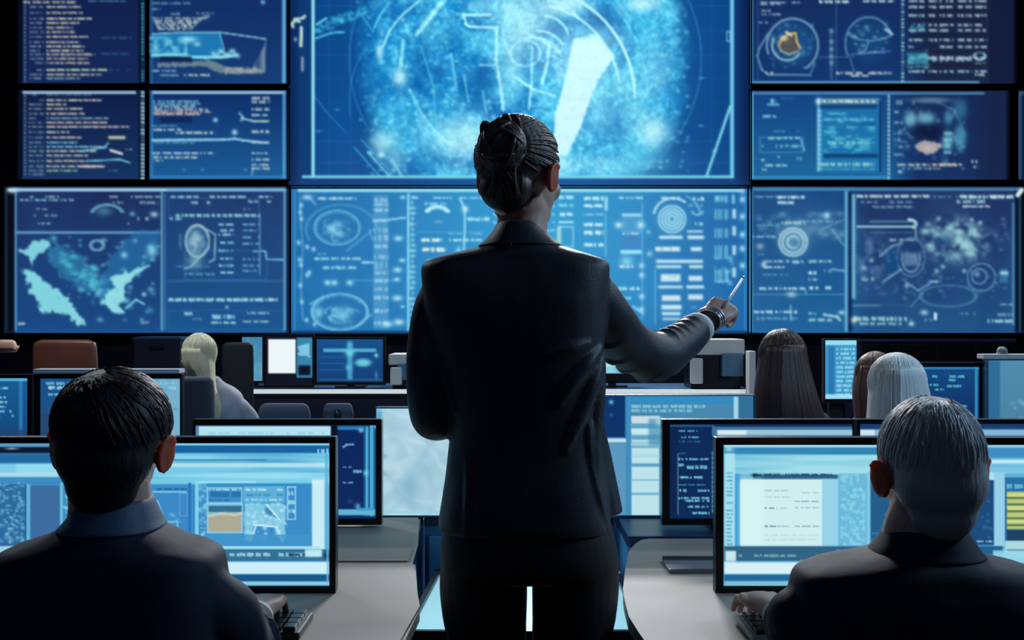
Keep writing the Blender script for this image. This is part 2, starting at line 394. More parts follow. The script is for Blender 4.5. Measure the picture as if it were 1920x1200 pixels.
def pt_low_left():
    c = Canvas(8,350,542,624,2,(24,52,104),5); c.vgrad(350,624,(30,38,84),(24,80,138))
    c.rect(8,350,27,624,(8,12,26)); c.rect(11,355,13.5,620,(60,100,130),.6)
    n=c.noise(60,3); c.mix((slice(None),slice(None)),(n*.35)*(c.X>28),(30,90,150))
    c.rect(14,353,536,358.5,(160,215,235),.95); c.blob(24,357,9,5,(190,235,245),1); c.rect(28,358,31,620,(110,180,215),.85)
    # upper left strip of notes
    c.block(38,366,150,378,2,5,(140,190,205),.8); c.text(68,90,392,4,LBB,.7); c.block(64,400,138,408,1,5,LBB,.7); c.text(56,95,419,5,(130,180,180),.8); c.text(205,300,369,5,LBB,.8); c.text(212,234,380,5,LBB,.7); c.text(262,296,380,6,LBB,.8)
    c.ring(201,404,30,20,4,(110,190,210),.7,10,170); c.blob(195,396,14,8,(90,160,185),.6); c.blob(248,401,5,4,(130,190,205),.8); c.blob(289,402,7,5,(170,215,225),.9); c.text(258,282,410,8,LBB,.8); c.text(228,243,419,5,(160,160,160),.7)
    c.rect(30,434,300,438,(120,190,225),.85)
    # coastline plot
    c.mix((slice(None),slice(None)),((c.X>32)&(c.X<300)&(c.Y>439)&(c.Y<618))*.35,(28,60,120))
    T=(132,214,226)
    c.poly([(60,452),(84,448),(98,456),(84,472),(66,482),(58,498),(54,478),(36,474),(36,468),(52,466)],T,.95,4)
    c.poly([(38,508),(56,506),(82,524),(112,548),(140,576),(160,602),(160,608),(146,606),(128,594),(118,588),(96,586),(78,584),(70,560),(50,548),(58,540),(50,520)],T,.97,8)
    c.poly([(90,465),(110,460),(150,480),(175,520),(200,548),(150,545),(118,520),(92,490)],(50,140,185),.55,9)
    for k in range(60):
        t=c.r.rand(); x=95+t*115; y=460+t*90+(c.r.rand()-.5)*46; c.blob(x,y,3+6*c.r.rand(),2+4*c.r.rand(),(80,200,215),.6*c.r.rand()+.15)
    c.poly([(215,470),(250,436),(300,432),(300,470),(262,510),(225,540),(195,570),(180,545)],(40,120,175),.6,8)
    c.poly([(208,520),(240,510),(280,498),(250,520),(232,540),(236,560),(222,572),(240,586),(215,586),(192,570),(196,552),(218,540)],(150,225,232),.95,6)
    c.line([(236,578),(255,562),(270,570)],3,T,.8); c.line([(250,508),(280,498)],3,T,.8)
    c.specks(150,450,300,600,46,4.5,(110,205,225),.8); c.specks(90,440,210,560,30,3,(90,190,215),.7)
    c.ring(182,460,12,9,4,(120,180,205),.75); c.blob(285,470,9,11,(150,225,240),.8); c.blob(233,478,6,6,(150,225,240),.8); c.blob(270,552,4,4,(180,220,235),.9)
    c.text(34,48,607,6,(200,225,225),.8); c.line([(265,606),(278,604)],3,LBB,.7)
    c.rect(302,360,305.5,620,(130,200,225),.85); c.rect(308,362,311,620,(60,130,180),.8)
    # right page
    c.mix((slice(None),slice(None)),((c.X>312)&(c.X<536))*.25,(30,95,155))
    c.text(320,510,369,5,(160,215,230),.85,.05); c.text(358,395,380,6,LBB,.85); c.text(465,508,378,5,(150,205,220),.85); c.text(455,480,392,4,LBB,.7)
    c.text(330,486,404,7,(165,225,225),.9,.03); c.text(318,340,410,6,(130,205,225),.8); c.frame(316,372,487,404,1.2,(80,140,180),.6)
    brain(c,370,452,22,30,(170,200,205),.85); c.blob(366,450,14,16,(150,190,200),.8); c.blob(365,490,14,14,(130,180,195),.7); c.line([(388,430),(404,440),(402,486),(392,492)],2,(140,195,205),.8); c.line([(392,464),(358,500),(346,504)],2.4,(140,190,200),.8)
    c.text(336,340,452,40,(120,190,215),.3)
    for k,y in enumerate((421,432,440,455,470,485,498,511)): c.text(410+(k%2)*3,438,y,5,(160,225,235),.85,.03)
    for y in (421,432,445,457,471,486,498,508): c.text(455,486,y,4,(130,195,220),.75,.05)
    c.line([(487,400),(487,515)],1.4,(120,190,220),.6); c.line([(490,470),(498,472),(500,486),(530,487)],2,(120,200,230),.85); c.text(330,402,500,4,(100,160,195),.6); c.text(348,402,514,5,(110,180,205),.7); c.frame(345,470,500,524,1.2,(90,160,200),.5)
    c.rect(314,526,532,528,(80,150,190),.6); c.text(316,520,562,8,(165,220,235),.95,.03); c.text(402,428,576,6,(150,215,230),.9)
    c.text(345,378,588,8,(160,200,215),.8); c.text(345,378,598,4,LBB,.7); c.text(398,440,594,10,(150,215,230),.9,.02); c.text(396,442,605,5,(180,225,235),.95,0); c.text(464,505,587,5,(150,200,215),.8); c.text(455,505,603,5,(150,195,200),.8)
    c.frame(316,582,536,618,1.2,(90,150,190),.4); c.rect(532,356,536,620,(110,185,220),.85); c.rect(537,350,542,624,(5,18,48))
    return c
def pt_hero():
    c = Canvas(541,-120,1407,351,2,(12,66,132),6)
    full=(slice(None),slice(None))
    dd=np.sqrt(((c.X-985)/400)**2+((c.Y-90)/330)**2)
    c.mix(full,np.clip((c.Y-200)/200,0,1)*.35,(18,110,185)); c.mix(full,np.clip(1.15-dd,0,1)*.5,(20,120,185))
    n1=c.noise(70,4); n2=c.noise(22,4); n3=c.noise(5,2)
    # body of the scan
    edge=((c.X-985)/325)**2+((c.Y-110)/300)**2
    body=np.clip((1.0-edge)*4,0,1); body*=np.clip((c.X-660+ (n2-.5)*60)/30,0,1)*np.clip((1300-c.X+(n2-.5)*50)/35,0,1)
    c.mix(full,body*.95,(20,136,200))
    wx=(c.noise(90,3)-.5)*90; wy=(c.noise(90,3)-.5)*90
    th=np.arctan2(c.Y-60, c.X-985); rr_=np.hypot((c.X-985)*.9, c.Y-60)
    rad=c.noise(30,4,1,1,rr_+wx*.5, (th+3.2)*70+wy*.4)                     # streaks that follow circles round the spine
    rid=1-np.abs(2*c.noise(60,4,1,1,c.X+wx,c.Y+wy)-1)*3.2; rid2=1-np.abs(2*c.noise(34,3,1,1,c.X-wy,c.Y+wx)-1)*4
    c.mix(full,body*np.clip((n1-.42)*3.4,0,1)*.55,(48,176,222)); c.mix(full,body*np.clip((rad-.54)*5,0,1)*.5,(105,212,238)); c.mix(full,body*np.clip(rid,0,1)**3*.5,(130,226,244)); c.mix(full,body*np.clip(rid2,0,1)**3*.4,(150,234,246))
    c.mix(full,body*np.clip((n3-.52)*4,0,1)*.5,(135,228,246)); c.mix(full,body*np.clip((.46-n1)*6,0,1)*.6,(10,94,166)); c.mix(full,body*np.clip((.45-rad)*6,0,1)*.5,(10,100,172))
    for (x,y,rx,ry,col,a) in [(872,258,70,42,(180,242,250),.75),(820,240,44,26,(120,222,244),.45),(740,225,34,60,(100,210,238),.4),(716,266,22,24,(140,230,246),.65),(752,290,24,30,(120,222,244),.5),
        (985,40,60,60,(180,242,250),.6),(955,110,26,60,(160,236,248),.5),(1225,245,26,26,(190,245,252),.9),(1180,305,80,30,(90,205,238),.45),(1230,130,50,90,(80,200,235),.4),(1060,10,40,24,(190,245,252),.8),(1205,8,30,14,(190,245,252),.8),(930,10,50,18,(170,240,250),.8),
        (750,145,13,14,(185,244,250),.9),(712,95,7,17,(180,242,250),.9),(716,62,4,9,(190,244,250),.9),(800,45,8,26,(170,240,250),.5),(1110,180,44,70,(170,240,250),.7),(1200,270,50,60,(120,220,242),.4)]:
        c.mix(full,a*np.exp(-(((c.X-x)/rx)**2+((c.Y-y)/ry)**2))*(.7+.6*(n2-.3)),col)
    for (x,y,rx,ry) in [(790,110,22,60),(820,150,16,60),(905,140,30,40),(690,45,30,40),(1030,60,22,12),(1050,42,26,16),(1120,60,40,26),(760,310,50,24),(1160,240,14,40),(850,100,25,60),(940,210,16,22),(1130,30,30,22)]: c.blob(x,y,rx,ry,(10,98,170),.6)
    L=(190,245,250)
    # bright wedge
    c.poly([(1074,74),(1118,62),(1153,106),(1120,150),(1088,240),(1064,290),(1036,296),(1040,216),(1062,140)],(208,248,252),.97,1.5)
    c.blob(1085,120,50,50,(190,244,250),.6); c.blob(1110,70,40,26,(150,230,245),.6); c.blob(1050,300,20,30,(190,244,250),.8)
    # arcs
    for (r1,r2,w,a,s,e) in [(232,250,4,.9,0,72),(200,215,3,.8,10,80),(262,300,2,.3,0,60)]: c.ring(1000,195-10,r1*.82,r2*.82,w,L,a,s,e)
    c.ring(1020,80,48,50,3.4,L,.85,20,90); c.ring(1010,110,52,52,3,L,.8,30,95); c.ring(1000,130,60,60,3,L,.7,40,110); c.ring(1020,60,70,60,3,L,.75,20,85)
    # left strokes
    c.line([(832,0),(812,25),(785,60)],9,(150,232,246),.75); c.line([(828,5),(805,35),(780,66)],3,L,.9); c.line([(788,0),(752,30),(730,58),(718,88)],2.6,L,.8); c.line([(730,5),(712,30),(702,52)],3,(110,215,240),.7)
    c.line([(756,76),(753,110),(750,130)],6,(150,232,246),.75); c.line([(768,168),(790,212),(815,245),(850,275)],4,(130,225,244),.8); c.line([(700,60),(672,20)],2,(80,190,225),.6)
    # rough diagonal limb at upper left
    for _ in range(70):
        t=c.r.rand(); x=594+t*95; y=54-t*36+(c.r.rand()-.5)*(20); c.blob(x,y,2+4*c.r.rand(),1.5+2.5*c.r.rand(),(70,190,225),.5)
    c.line([(592,72),(620,62),(645,60)],2.4,(90,205,235),.9); c.line([(594,46),(612,34)],3,(110,215,235),.9)
    # central structure
    c.line([(868,28),(918,28)],4,L,.85); c.line([(872,44),(880,50),(930,52)],4,L,.85); c.line([(868,28),(876,46)],3,L,.8); c.line([(900,122),(928,122)],4,L,.7); c.line([(932,52),(930,110),(938,160),(944,206)],5,L,.8); c.line([(996,160),(992,204)],4,L,.7)
    c.line([(1030,84),(1026,120),(1016,156)],5,L,.75); c.line([(998,90),(996,160)],4,L,.6); c.line([(960,140),(1000,168),(1040,180)],4,L,.75); c.line([(980,60),(1010,72),(1050,98)],4,L,.7); c.ring(985,100,28,24,3,L,.6); c.ring(960,60,16,40,3,L,.5,90,270); c.line([(846,100),(856,170)],3,(120,220,242),.7); c.line([(870,140),(878,190)],3,(120,220,242),.6)
    for k in range(8): c.line([(1034+k*2,96+k*8),(1056-k,106+k*8)],1.6,L,.5)
    c.specks(670,0,1290,330,620,3,(150,232,246),.65); c.specks(690,170,900,330,120,4,(160,236,248),.55)
    # lower left thin lines and plot grid
    c.line([(664,276),(712,330)],2,(60,160,215),.9); c.line([(678,262),(728,318)],2,(60,170,220),.7); c.line([(690,285),(730,330)],3,(130,225,244),.7); c.line([(735,300),(752,328)],5,(140,228,245),.7); c.blob(715,290,7,6,(190,245,250),.9)
    c.ring(745,190,90,130,1.6,(60,160,215),.5,120,200); c.line([(590,180),(612,210),(650,250)],1.4,(50,140,200),.7); c.ring(985,110,330,290,1.6,(60,160,215),.45,0,360)
    gx=((c.X>594)&(c.X<672))|((c.X>1298)&(c.X<1368))
    for x in (616,656,1333): c.rect(x,-120,x+1.6,332,(40,110,180),.45)
    for y in (12,58,104,148,194,265,305): 
        w=c._w(592,y,1370,y+2,0); m=np.clip(1-np.abs(c.Y[w]-y)/1.3,0,1)*gx[w]; c.mix(w,m*.35,(50,120,190))
    for x,y in [(597,246),(632,206),(1316,146),(1314,236)]: c.blob(x,y,5,2,(120,190,225),.7)
    g=c.noise(4.2,2); g2=c.noise(9,2); k=body*(.80+.30*g+.16*(g2-.5)*2)+(1-body)
    c.A[...,0]*=np.clip(k*.94,0,1.2); c.A[...,1]*=np.clip(.25+.75*k,0,1.1); c.A[...,2]*=np.clip(.45+.55*k,0,1.05); c.A=np.clip(c.A*(1+.08*body[...,None]),0,255)
    c.poly([(1076,78),(1118,68),(1150,108),(1117,150),(1085,240),(1062,288),(1038,292),(1042,216),(1064,140)],(208,248,252),.75,1.5)
    for (x,y,rx,ry,a) in [(872,262,60,34,.6),(716,268,18,18,.6),(740,300,20,22,.4),(1225,248,22,24,.75),(985,40,50,44,.5),(1060,8,40,18,.6),(1205,6,28,12,.7),(750,145,11,12,.7),(712,98,6,12,.7),(1230,130,30,60,.3),(960,130,20,60,.3),(1120,310,90,22,.35),(1180,200,40,60,.25)]:
        c.mix(full,a*np.exp(-(((c.X-x)/rx)**2+((c.Y-y)/ry)**2))*(.6+.8*g),(196,246,251))
    for (x,y,rx,ry,a) in [(790,120,18,60,.45),(640,230,40,80,.3),(905,150,22,34,.45),(1125,40,30,18,.5),(800,310,60,18,.3),(690,150,26,50,.4)]: c.blob(x,y,rx,ry,(12,96,168),a)
    c.ring(1000,185,190,205,4,L,.8,5,72); c.ring(1000,185,164,176,2.6,L,.7,12,78); c.line([(850,210),(858,268)],3,(110,215,240),.5); c.line([(790,90),(812,160),(818,230)],2.4,(100,210,238),.5); c.line([(905,170),(912,212)],3,(150,232,246),.5)
    # surround, border lines and tick marks
    for r_ in [(541,-120,583,351),(1378,-120,1407,351),(541,335,1407,351)]: c.rect(*r_,(13,58,116),1)
    c.mix(full,((c.X<583))*np.clip((565-c.X)/24,0,1)*.7,(5,22,60)); c.mix(full,((c.X>1378))*np.clip((c.X-1378)/20,0,1)*.65,(7,24,62))
    c.mix(full,(c.Y>335)*np.exp(-((c.X-985)/260)**2)*.6,(32,110,180))
    c.rect(584,-120,590,333,(150,228,238),.95); c.rect(1369,-120,1376,333,(120,205,235),.95); c.rect(566,329,1376,334,(130,215,240),.95)
    c.line([(1369,200),(1325,330)],4,(130,215,235),.9); c.blob(1340,283,4,3,(130,215,235),.8); c.frame(1362,58,1370,78,2,(150,220,235),.8)
    # glyph on the left surround
    G=(190,220,205); c.ring(556,46,8,7,4,G,.95,30,230); c.line([(552,36),(568,34),(572,30)],4,G,.9); c.line([(565,52),(564,86)],5,G,.95); c.blob(554,74,3,4,(150,200,210),.9); c.line([(567,108),(567,132)],3.4,(150,165,175),.9)
    return c
def pt_low_center():
    c = Canvas(546,350,1407,625,2,(26,104,170),8)
    full=(slice(None),slice(None))
    c.mix(full,np.exp(-((c.X-1010)/280)**2)*.75,(62,172,220)); c.mix(full,np.clip((c.Y-560)/80,0,1)*.25,(20,90,155)); n=c.noise(60,3); c.mix(full,(n-.3)*.3,(60,150,205))
    c.mix(full,np.clip((c.X-1200)/200,0,1)*.5,(22,92,158))
    c.rect(558,354,1388,360,(150,228,245),.95); c.rect(551,356,554,620,(70,150,200),.8)
    c.blob(576,370,10,5,(180,225,240),.9); c.line([(562,372),(564,410),(568,470),(564,540),(568,600)],2,(100,180,220),.6); c.line([(580,370),(592,384)],2,(140,200,230),.7)
    for x,y in [(565,385),(563,398),(565,410),(560,455),(576,463),(588,467),(562,487),(564,497),(576,516),(580,511),(563,535),(566,566),(575,600),(590,608)]: c.blob(x,y,3.6,4.2,(170,225,245),.95)
    c.text(596,668,372,5,(190,230,240),.9,.03)
    brain(c,632,427,42,32,(110,190,225),.75); c.blob(622,430,9,8,(150,215,235),.8); c.blob(638,440,8,6,(150,210,235),.7); c.ring(640,430,66,46,1.6,(90,170,215),.6,0,200); c.line([(700,430),(650,470)],3,(90,170,215),.6)
    c.text(590,680,485,6,(160,220,235),.9,.02); c.text(605,668,502,7,(160,215,232),.85,.05); c.text(678,700,492,5,(170,225,245),.95,.02); c.text(595,612,476,4,(130,195,225),.7)
    for x in (614,627,656): c.blob(x,530,6,5,(165,230,240),.95)
    c.rect(660,524,740,527,(90,180,225),.6)
    brain(c,637,585,52,34,(120,200,232),.9); c.blob(598,586,8,10,(150,220,240),.8); c.blob(643,590,14,14,(130,210,235),.7); c.line([(582,570),(606,556)],3,(120,200,230),.7); c.line([(668,612),(696,590)],3,(120,200,230),.7)
    # ladder column
    c.rect(700,366,728,616,(110,180,220),.45,3)
    for y,h,a in [(376,10,.5),(384,7,.6),(394,8,.7),(414,5,.9),(432,10,.4),(446,16,.5),(462,9,.7),(482,9,.5),(498,20,.35),(512,6,.7),(526,9,.6),(542,8,.5),(558,8,.9),(583,9,.9),(606,8,.8)]: c.text(702,728,y,h,(170,215,235),a,.02)
    c.line([(700,414),(730,412),(760,408)],2.6,(150,215,235),.9); c.line([(698,450),(692,430)],2,(100,180,220),.7)
    for x,y,r in [(755,370,5),(747,447,8),(754,488,6),(745,506,8),(744,524,6),(745,559,9),(755,575,4),(748,604,10),(727,608,9)]: c.blob(x,y,r,r*.6,(180,230,245),.95)
    c.rect(763,362,768,622,(130,215,240),.95)
    for y in np.arange(370,616,10): c.blob(772+3*c.r.rand(),y,5*c.r.rand()+2,3,(170,230,245),.9)
    # middle tables
    c.text(775,860,371,5,(160,220,240),.85,.05); c.text(796,836,382,8,(140,210,235),.8,.03); c.ring(820,404,22,16,6,(190,240,248),.9,15,165); c.blob(822,416,8,3,(150,190,220),.6)
    c.text(863,905,371,5,(150,215,238),.8,.05); c.line([(862,372),(872,392),(870,470)],3,(150,225,245),.85); c.blob(872,392,6,6,(200,240,250),.95); c.text(876,918,411,8,(170,230,245),.95,.0)
    c.text(790,829,450,8,(215,244,246),1,0); c.text(792,836,468,9,(225,240,235),1,0); c.text(842,905,438,4,(130,200,235),.8); c.text(842,905,450,5,(190,238,250),.95,.02); c.blob(860,470,5,7,(150,220,245),.9); c.rect(780,434,905,436,(90,180,225),.6); c.text(800,870,487,4,(120,200,235),.7)
    for k in range(9): c.text(925,1040,372+k*15,6,(150,222,242),.75,.25)
    for k in range(6): c.text(800,1060,512+k*17,6,(140,210,236),.7,.35)
    # behind the neck
    c.text(1048,1075,370,8,(180,240,250),.9,.02); c.text(1048,1075,385,7,(140,225,245),.8); c.text(1050,1074,402,8,(200,244,250),.95,.0); c.rect(1048,415,1075,418,(190,242,250),.95); c.frame(1048,424,1076,464,2.4,(150,225,245),.9); c.rect(1044,424,1052,464,(190,235,220),.7,6)
    # second column group
    for y,h,a in [(372,9,.9),(386,8,.9),(402,4,.6),(421,8,.98),(436,9,1),(459,8,.98)]: c.text(1095,1132,y,h,(205,240,248),a,.0)
    c.rect(1133,368,1140,395,(170,225,240),.8); c.rect(1134,400,1137,480,(110,200,235),.6)
    c.text(1160,1205,371,6,(180,230,245),.85,.1); c.rect(1166,400,1203,406,(160,225,245),.9); c.rect(1166,406,1203,438,(90,165,215),.55); c.blob(1160,422,7,6,(195,238,250),.95); c.blob(1202,422,7,7,(195,238,250),.95); c.text(1168,1200,438,5,(200,225,235),.9,.05); c.rect(1167,445,1203,468,(70,130,195),.6)
    c.rect(1163,469,1203,476,(150,225,245),.95); c.blob(1175,490,12,10,(150,220,240),.8); c.text(1162,1188,500,6,(220,240,245),.95,0); c.rect(1203,380,1206,600,(110,195,235),.6)
    for y in (498,516,556,580): c.blob(1203,y,5,5,(180,232,248),.9)
    c.text(1160,1200,541,8,(170,230,245),.9,.02); c.text(1165,1185,559,6,(150,215,240),.8); c.line([(1188,575),(1206,588)],4,(150,215,240),.7); c.blob(1216,435,4,4,(150,215,240),.8); c.blob(1218,476,5,5,(170,215,225),.8)
    # disc and rounded rows
    c.blob(1260,411,26,26,(90,180,220),.7,4); 
    for r_ in (25,19,13,7): c.ring(1260,411,r_,r_,2.4,(185,230,240),.8)
    c.ring(1262,404,36,32,3.4,(175,225,240),.85,45,175); c.ring(1266,400,46,36,2.4,(130,200,230),.6,0,60); c.text(1240,1275,371,6,(190,230,240),.85,.1); c.text(1300,1320,373,8,(200,240,248),.95,0); c.text(1290,1318,385,8,(110,180,220),.6); c.ring(1308,395,10,8,2.4,(150,215,235),.7,180,360); c.text(1303,1318,420,8,(170,225,240),.8)
    W2=(215,240,246)
    for y,h,x0,x1 in [(445,6,1236,1280),(467,9,1229,1275),(490,6,1230,1318),(500,5,1230,1278),(521,14,1239,1276),(538,5,1234,1280),(559,11,1241,1276),(576,9,1240,1278),(588,6,1241,1276),(598,4,1242,1275)]: c.rect(x0,y-h/2,x1,y+h/2,W2 if y!=467 else (165,205,225),.9,4)
    for y,h,x0,x1 in [(434,4,1288,1318),(445,7,1289,1320),(467,8,1295,1316),(500,6,1292,1318),(522,10,1291,1317),(538,6,1287,1320),(557,10,1290,1318)]: c.rect(x0,y-h/2,x1,y+h/2,W2,.88,4)
    c.text(1229,1275,467,9,(215,235,242),.9,.1); c.text(1239,1276,519,5,(150,195,220),.6); c.rect(1227,505,1230,608,(110,190,230),.7); c.text(1296,1330,576,6,(150,205,230),.6)
    # barcode column on the right
    for (y0,y1) in [(366,380),(392,412),(428,446),(460,486),(505,530)]:
        for x in (1340,1346,1351,1358,1362): c.rect(x,y0,x+3,y1,(140,215,235),.55+.35*c.r.rand(),2)
    c.text(1342,1368,372,10,(150,220,230),.8); c.rect(1372,365,1378,382,(160,220,240),.7); 
    for y in (402,434,470,512): c.rect(1373,y-10,1380,y+8,(190,232,245),.85,3)
    for y in (357,374,406,440,466,498): c.blob(1392,y,5,6,(185,232,245),.9)
    c.rect(1396,365,1398,620,(90,170,215),.7); c.text(1345,1372,528,5,(130,200,230),.7); c.specks(1340,480,1375,540,16,4,(130,205,235),.7)
    c.rect(546,621,1407,625,(8,40,90),1)
    return c
def pt_top_right():
    c = Canvas(1407,-90,1906,157,2,(20,48,100),9); c.vgrad(-90,157,(22,38,88),(18,56,112)); full=(slice(None),slice(None))
    c.mix(full,np.clip((c.X-1680)/60,0,1)*.75,(26,34,62)); c.mix(full,(c.X>1856)*.8,(18,26,58)); c.mix(full,(c.X>1901)*1.,(6,10,24))
    c.rect(1406,-90,1411,157,(110,185,220),.95); c.rect(1412,152,1836,156,(100,165,195),.85); c.rect(1420,-90,1422,155,(60,110,160),.5)
    c.text(1426,1466,6,8,LBB,.9,.1); c.text(1428,1500,5,4,LBB,.8,.1); c.text(1536,1594,3,7,(200,225,220),.9,.1); c.text(1618,1675,2,6,(180,210,215),.85,.2); c.text(1427,1445,20,5,LBB,.7); c.text(1428,1468,27,5,LBB,.8,.1); c.text(1423,1440,42,4,LBB,.8)
    c.blob(1485,82,44,44,(26,80,135),.9,5); c.ring(1486,85,48,50,3,(130,175,205),.75,-60,200); c.line([(1441,62),(1424,90),(1420,105),(1428,130),(1440,140),(1520,141)],2.6,(110,160,190),.75); c.line([(1520,138),(1528,118)],2,(110,160,190),.6); c.specks(1445,45,1530,130,50,3,(90,160,195),.6)
    c.ring(1476,85,28,28,3,(150,190,195),.85,150,330); c.poly([(1460,80),(1470,66),(1480,60),(1490,62),(1496,80),(1499,92),(1480,102),(1462,94)],(84,84,84),.95,3)
    c.line([(1460,84),(1468,70),(1480,64),(1492,62),(1494,78),(1500,90)],2.4,(220,180,110),.95); c.blob(1470,72,7,5,(230,215,175),.9,); c.line([(1460,86),(1465,96),(1480,102),(1496,96)],2,(190,180,160),.8); c.line([(1474,60),(1484,66)],3,(235,225,195),.9); c.text(1436,1450,137,6,(200,200,190),.8)
    c.rect(1567,0,1569,150,(90,130,160),.5)
    for y in (58,78,92,106,118): c.blob(1559,y,4,4,(150,185,205),.8)
    c.rect(1556,60,1562,150,(90,150,185),.35); c.line([(1535,107),(1600,107)],1.4,(90,150,185),.5)
    c.blob(1628,75,40,42,(24,72,125),.8,5); c.ring(1629,82,44,50,2.2,(110,160,195),.7,20,210); c.line([(1660,55),(1672,64),(1666,56)],4,(140,190,205),.9); c.ring(1632,60,40,16,2,(110,170,200),.6,180,350); c.line([(1628,80),(1622,94),(1610,100),(1655,97)],1.8,(120,170,195),.7); c.line([(1590,103),(1670,96)],1.4,(90,140,180),.6); c.specks(1600,45,1665,100,26,3,(120,175,200),.7); c.line([(1594,110),(1602,135)],1.6,(100,150,185),.6); c.text(1568,1672,137,6,(190,205,205),.85,.15); c.text(1595,1640,142,5,(200,210,205),.8)
    for y in np.arange(-88,152,7.2): c.rect(1690,y,1695,y+4.6,(140,205,200),.85 if c.r.rand()>.2 else .4)
    for y in (2,13,29,47,57,75,88,109,134):
        for (xa,xb) in [(1704,1733),(1741,1757),(1762,1788),(1796,1822),(1828,1850)]:
            c.text(xa,xb,y,6,(170,195,200),.85,.08)
    c.rect(1702,96,1740,126,(46,128,165),.9,5); c.specks(1702,94,1742,128,34,3,(110,200,215),.7); c.specks(1706,45,1735,58,18,3,(90,180,195),.8); c.text(1748,1822,110,12,(170,200,205),.7,.1); c.ring(1837,105,10,7,3,(160,205,215),.8); c.text(1828,1848,119,5,LBB,.8); c.text(1828,1848,140,6,(180,210,205),.85)
    for y in (20,38,66,98,122): c.rect(1702,y-3,1850,y+2,(28,30,44),.6,3)
    return c
def pt_mid_right():
    c = Canvas(1407,170,1892,337,2,(20,84,146),10); full=(slice(None),slice(None))
    c.vgrad(170,337,(20,66,128),(28,104,158)); c.mix(full,np.clip((c.X-1660)/60,0,1)*.8,(22,38,82)); c.mix(full,np.clip((c.X-1800)/60,0,1)*.6,(24,30,62)); c.mix(full,(c.X>1886)*.9,(10,14,30))
    c.rect(1407,172,1412,336,(120,200,230),.95); c.rect(1410,173,1846,176.5,(90,150,190),.9); c.rect(1410,331,1665,334,(80,165,205),.8)
    c.text(1445,1455,190,10,(120,190,225),.85,.0); c.line([(1440,196),(1460,196)],3,(120,190,225),.8); c.text(1430,1455,218,5,(150,205,230),.95,.05); c.text(1465,1488,184,4,(70,130,190),.6); c.rect(1414,222,1530,223.5,(30,90,190),.8)
    c.text(1428,1498,246,4,(80,160,205),.7); c.frame(1424,256,1506,286,2,(80,170,215),.6); c.text(1440,1500,259,6,(150,205,225),.85,.1); c.text(1428,1502,274,7,(110,190,220),.8,.1); c.text(1424,1434,278,8,(130,210,230),.9); c.line([(1502,262),(1508,282)],2.4,(110,190,220),.8); c.blob(1460,294,2.5,2.5,(140,200,225),.9); c.text(1427,1434,300,6,(140,200,225),.8); c.text(1434,1478,310,5,(160,210,225),.9,.05); c.text(1494,1505,297,7,(120,210,215),.85); c.text(1428,1440,318,5,(120,190,220),.8)
    # framed dense page
    c.rect(1532,184,1650,322,(30,120,178),.8); c.rect(1535,184,1648,194,(110,140,150),.7,3); c.text(1535,1645,190,7,(205,220,215),.9,.03); c.rect(1535,196,1645,204,(14,50,96),.7); c.rect(1532,186,1537,322,(90,175,215),.8); c.blob(1534,190,5,6,(190,232,245),1)
    for y in np.arange(208,318,9): c.blob(1536,y,4,4,(150,215,235),.85)
    n=c.noise(7,2,2.2,1); m=((c.X>1544)&(c.X<1640)&(c.Y>210)&(c.Y<288)); c.mix(full,m*np.clip((n-.42)*4,0,1)*.65,(90,200,215)); c.text(1545,1638,224,6,(100,190,220),.8,.05); c.rect(1544,230,1640,236,(20,86,150),.7); c.text(1552,1630,268,6,(130,210,220),.8,.05); c.rect(1544,288,1646,296,(14,56,106),.8); c.text(1538,1640,308,9,(150,205,200),.85,.03); c.text(1540,1640,317,4,(110,170,185),.7,.05); c.rect(1648,190,1652,322,(16,50,100),.9)
    for y in np.arange(178,332,8): c.rect(1664,y,1669,y+6,(175,210,215),.85)
    # scan page
    c.text(1680,1715,192,10,(130,160,180),.6); c.ring(1740,256,66,66,2,(70,120,160),.6,-10,75)
    for (x,y,rx,ry,col) in [(1707,224,12,14,(120,190,205)),(1736,222,18,12,(110,185,200)),(1778,220,8,14,(70,140,170)),(1800,258,12,24,(70,150,185)),(1776,266,10,20,(110,190,210)),(1745,188,40,6,(90,130,155)),(1800,205,14,20,(50,110,150))]: c.blob(x,y,rx,ry,col,.85,3)
    n=c.noise(8,2); m=((c.X-1745)**2+(c.Y-255)**2<68**2)&(c.Y<322); c.mix(full,m*np.clip((n-.55)*4,0,1)*.5,(110,170,195)); c.blob(1740,248,30,16,(14,24,60),.9,3); c.blob(1740,290,50,12,(18,46,104),.7,3)
    c.poly([(1714,272),(1735,262),(1752,266),(1768,272),(1756,284),(1740,290),(1724,284)],(170,165,170),.95,3); c.blob(1740,278,12,6,(205,180,175),.8); c.text(1672,1690,245,6,(120,160,180),.6); 
    for y in (210,230,250,262,275,290): c.text(1676,1692,y,6,(150,180,190),.6,.3)
    for y in (250,262,274,286): c.text(1770,1784,y,7,(120,200,215),.8,.05)
    c.text(1682,1805,309,6,(185,195,195),.85,.03); c.text(1740,1795,309,7,(200,185,160),.7,.05); c.text(1680,1810,316,5,(110,150,175),.7); c.text(1684,1694,322,6,(180,215,230),.8); c.text(1822,1834,303,8,(170,205,220),.9,0); c.text(1825,1836,313,5,(150,185,205),.8); c.text(1836,1848,180,6,(120,160,190),.8)
    return c
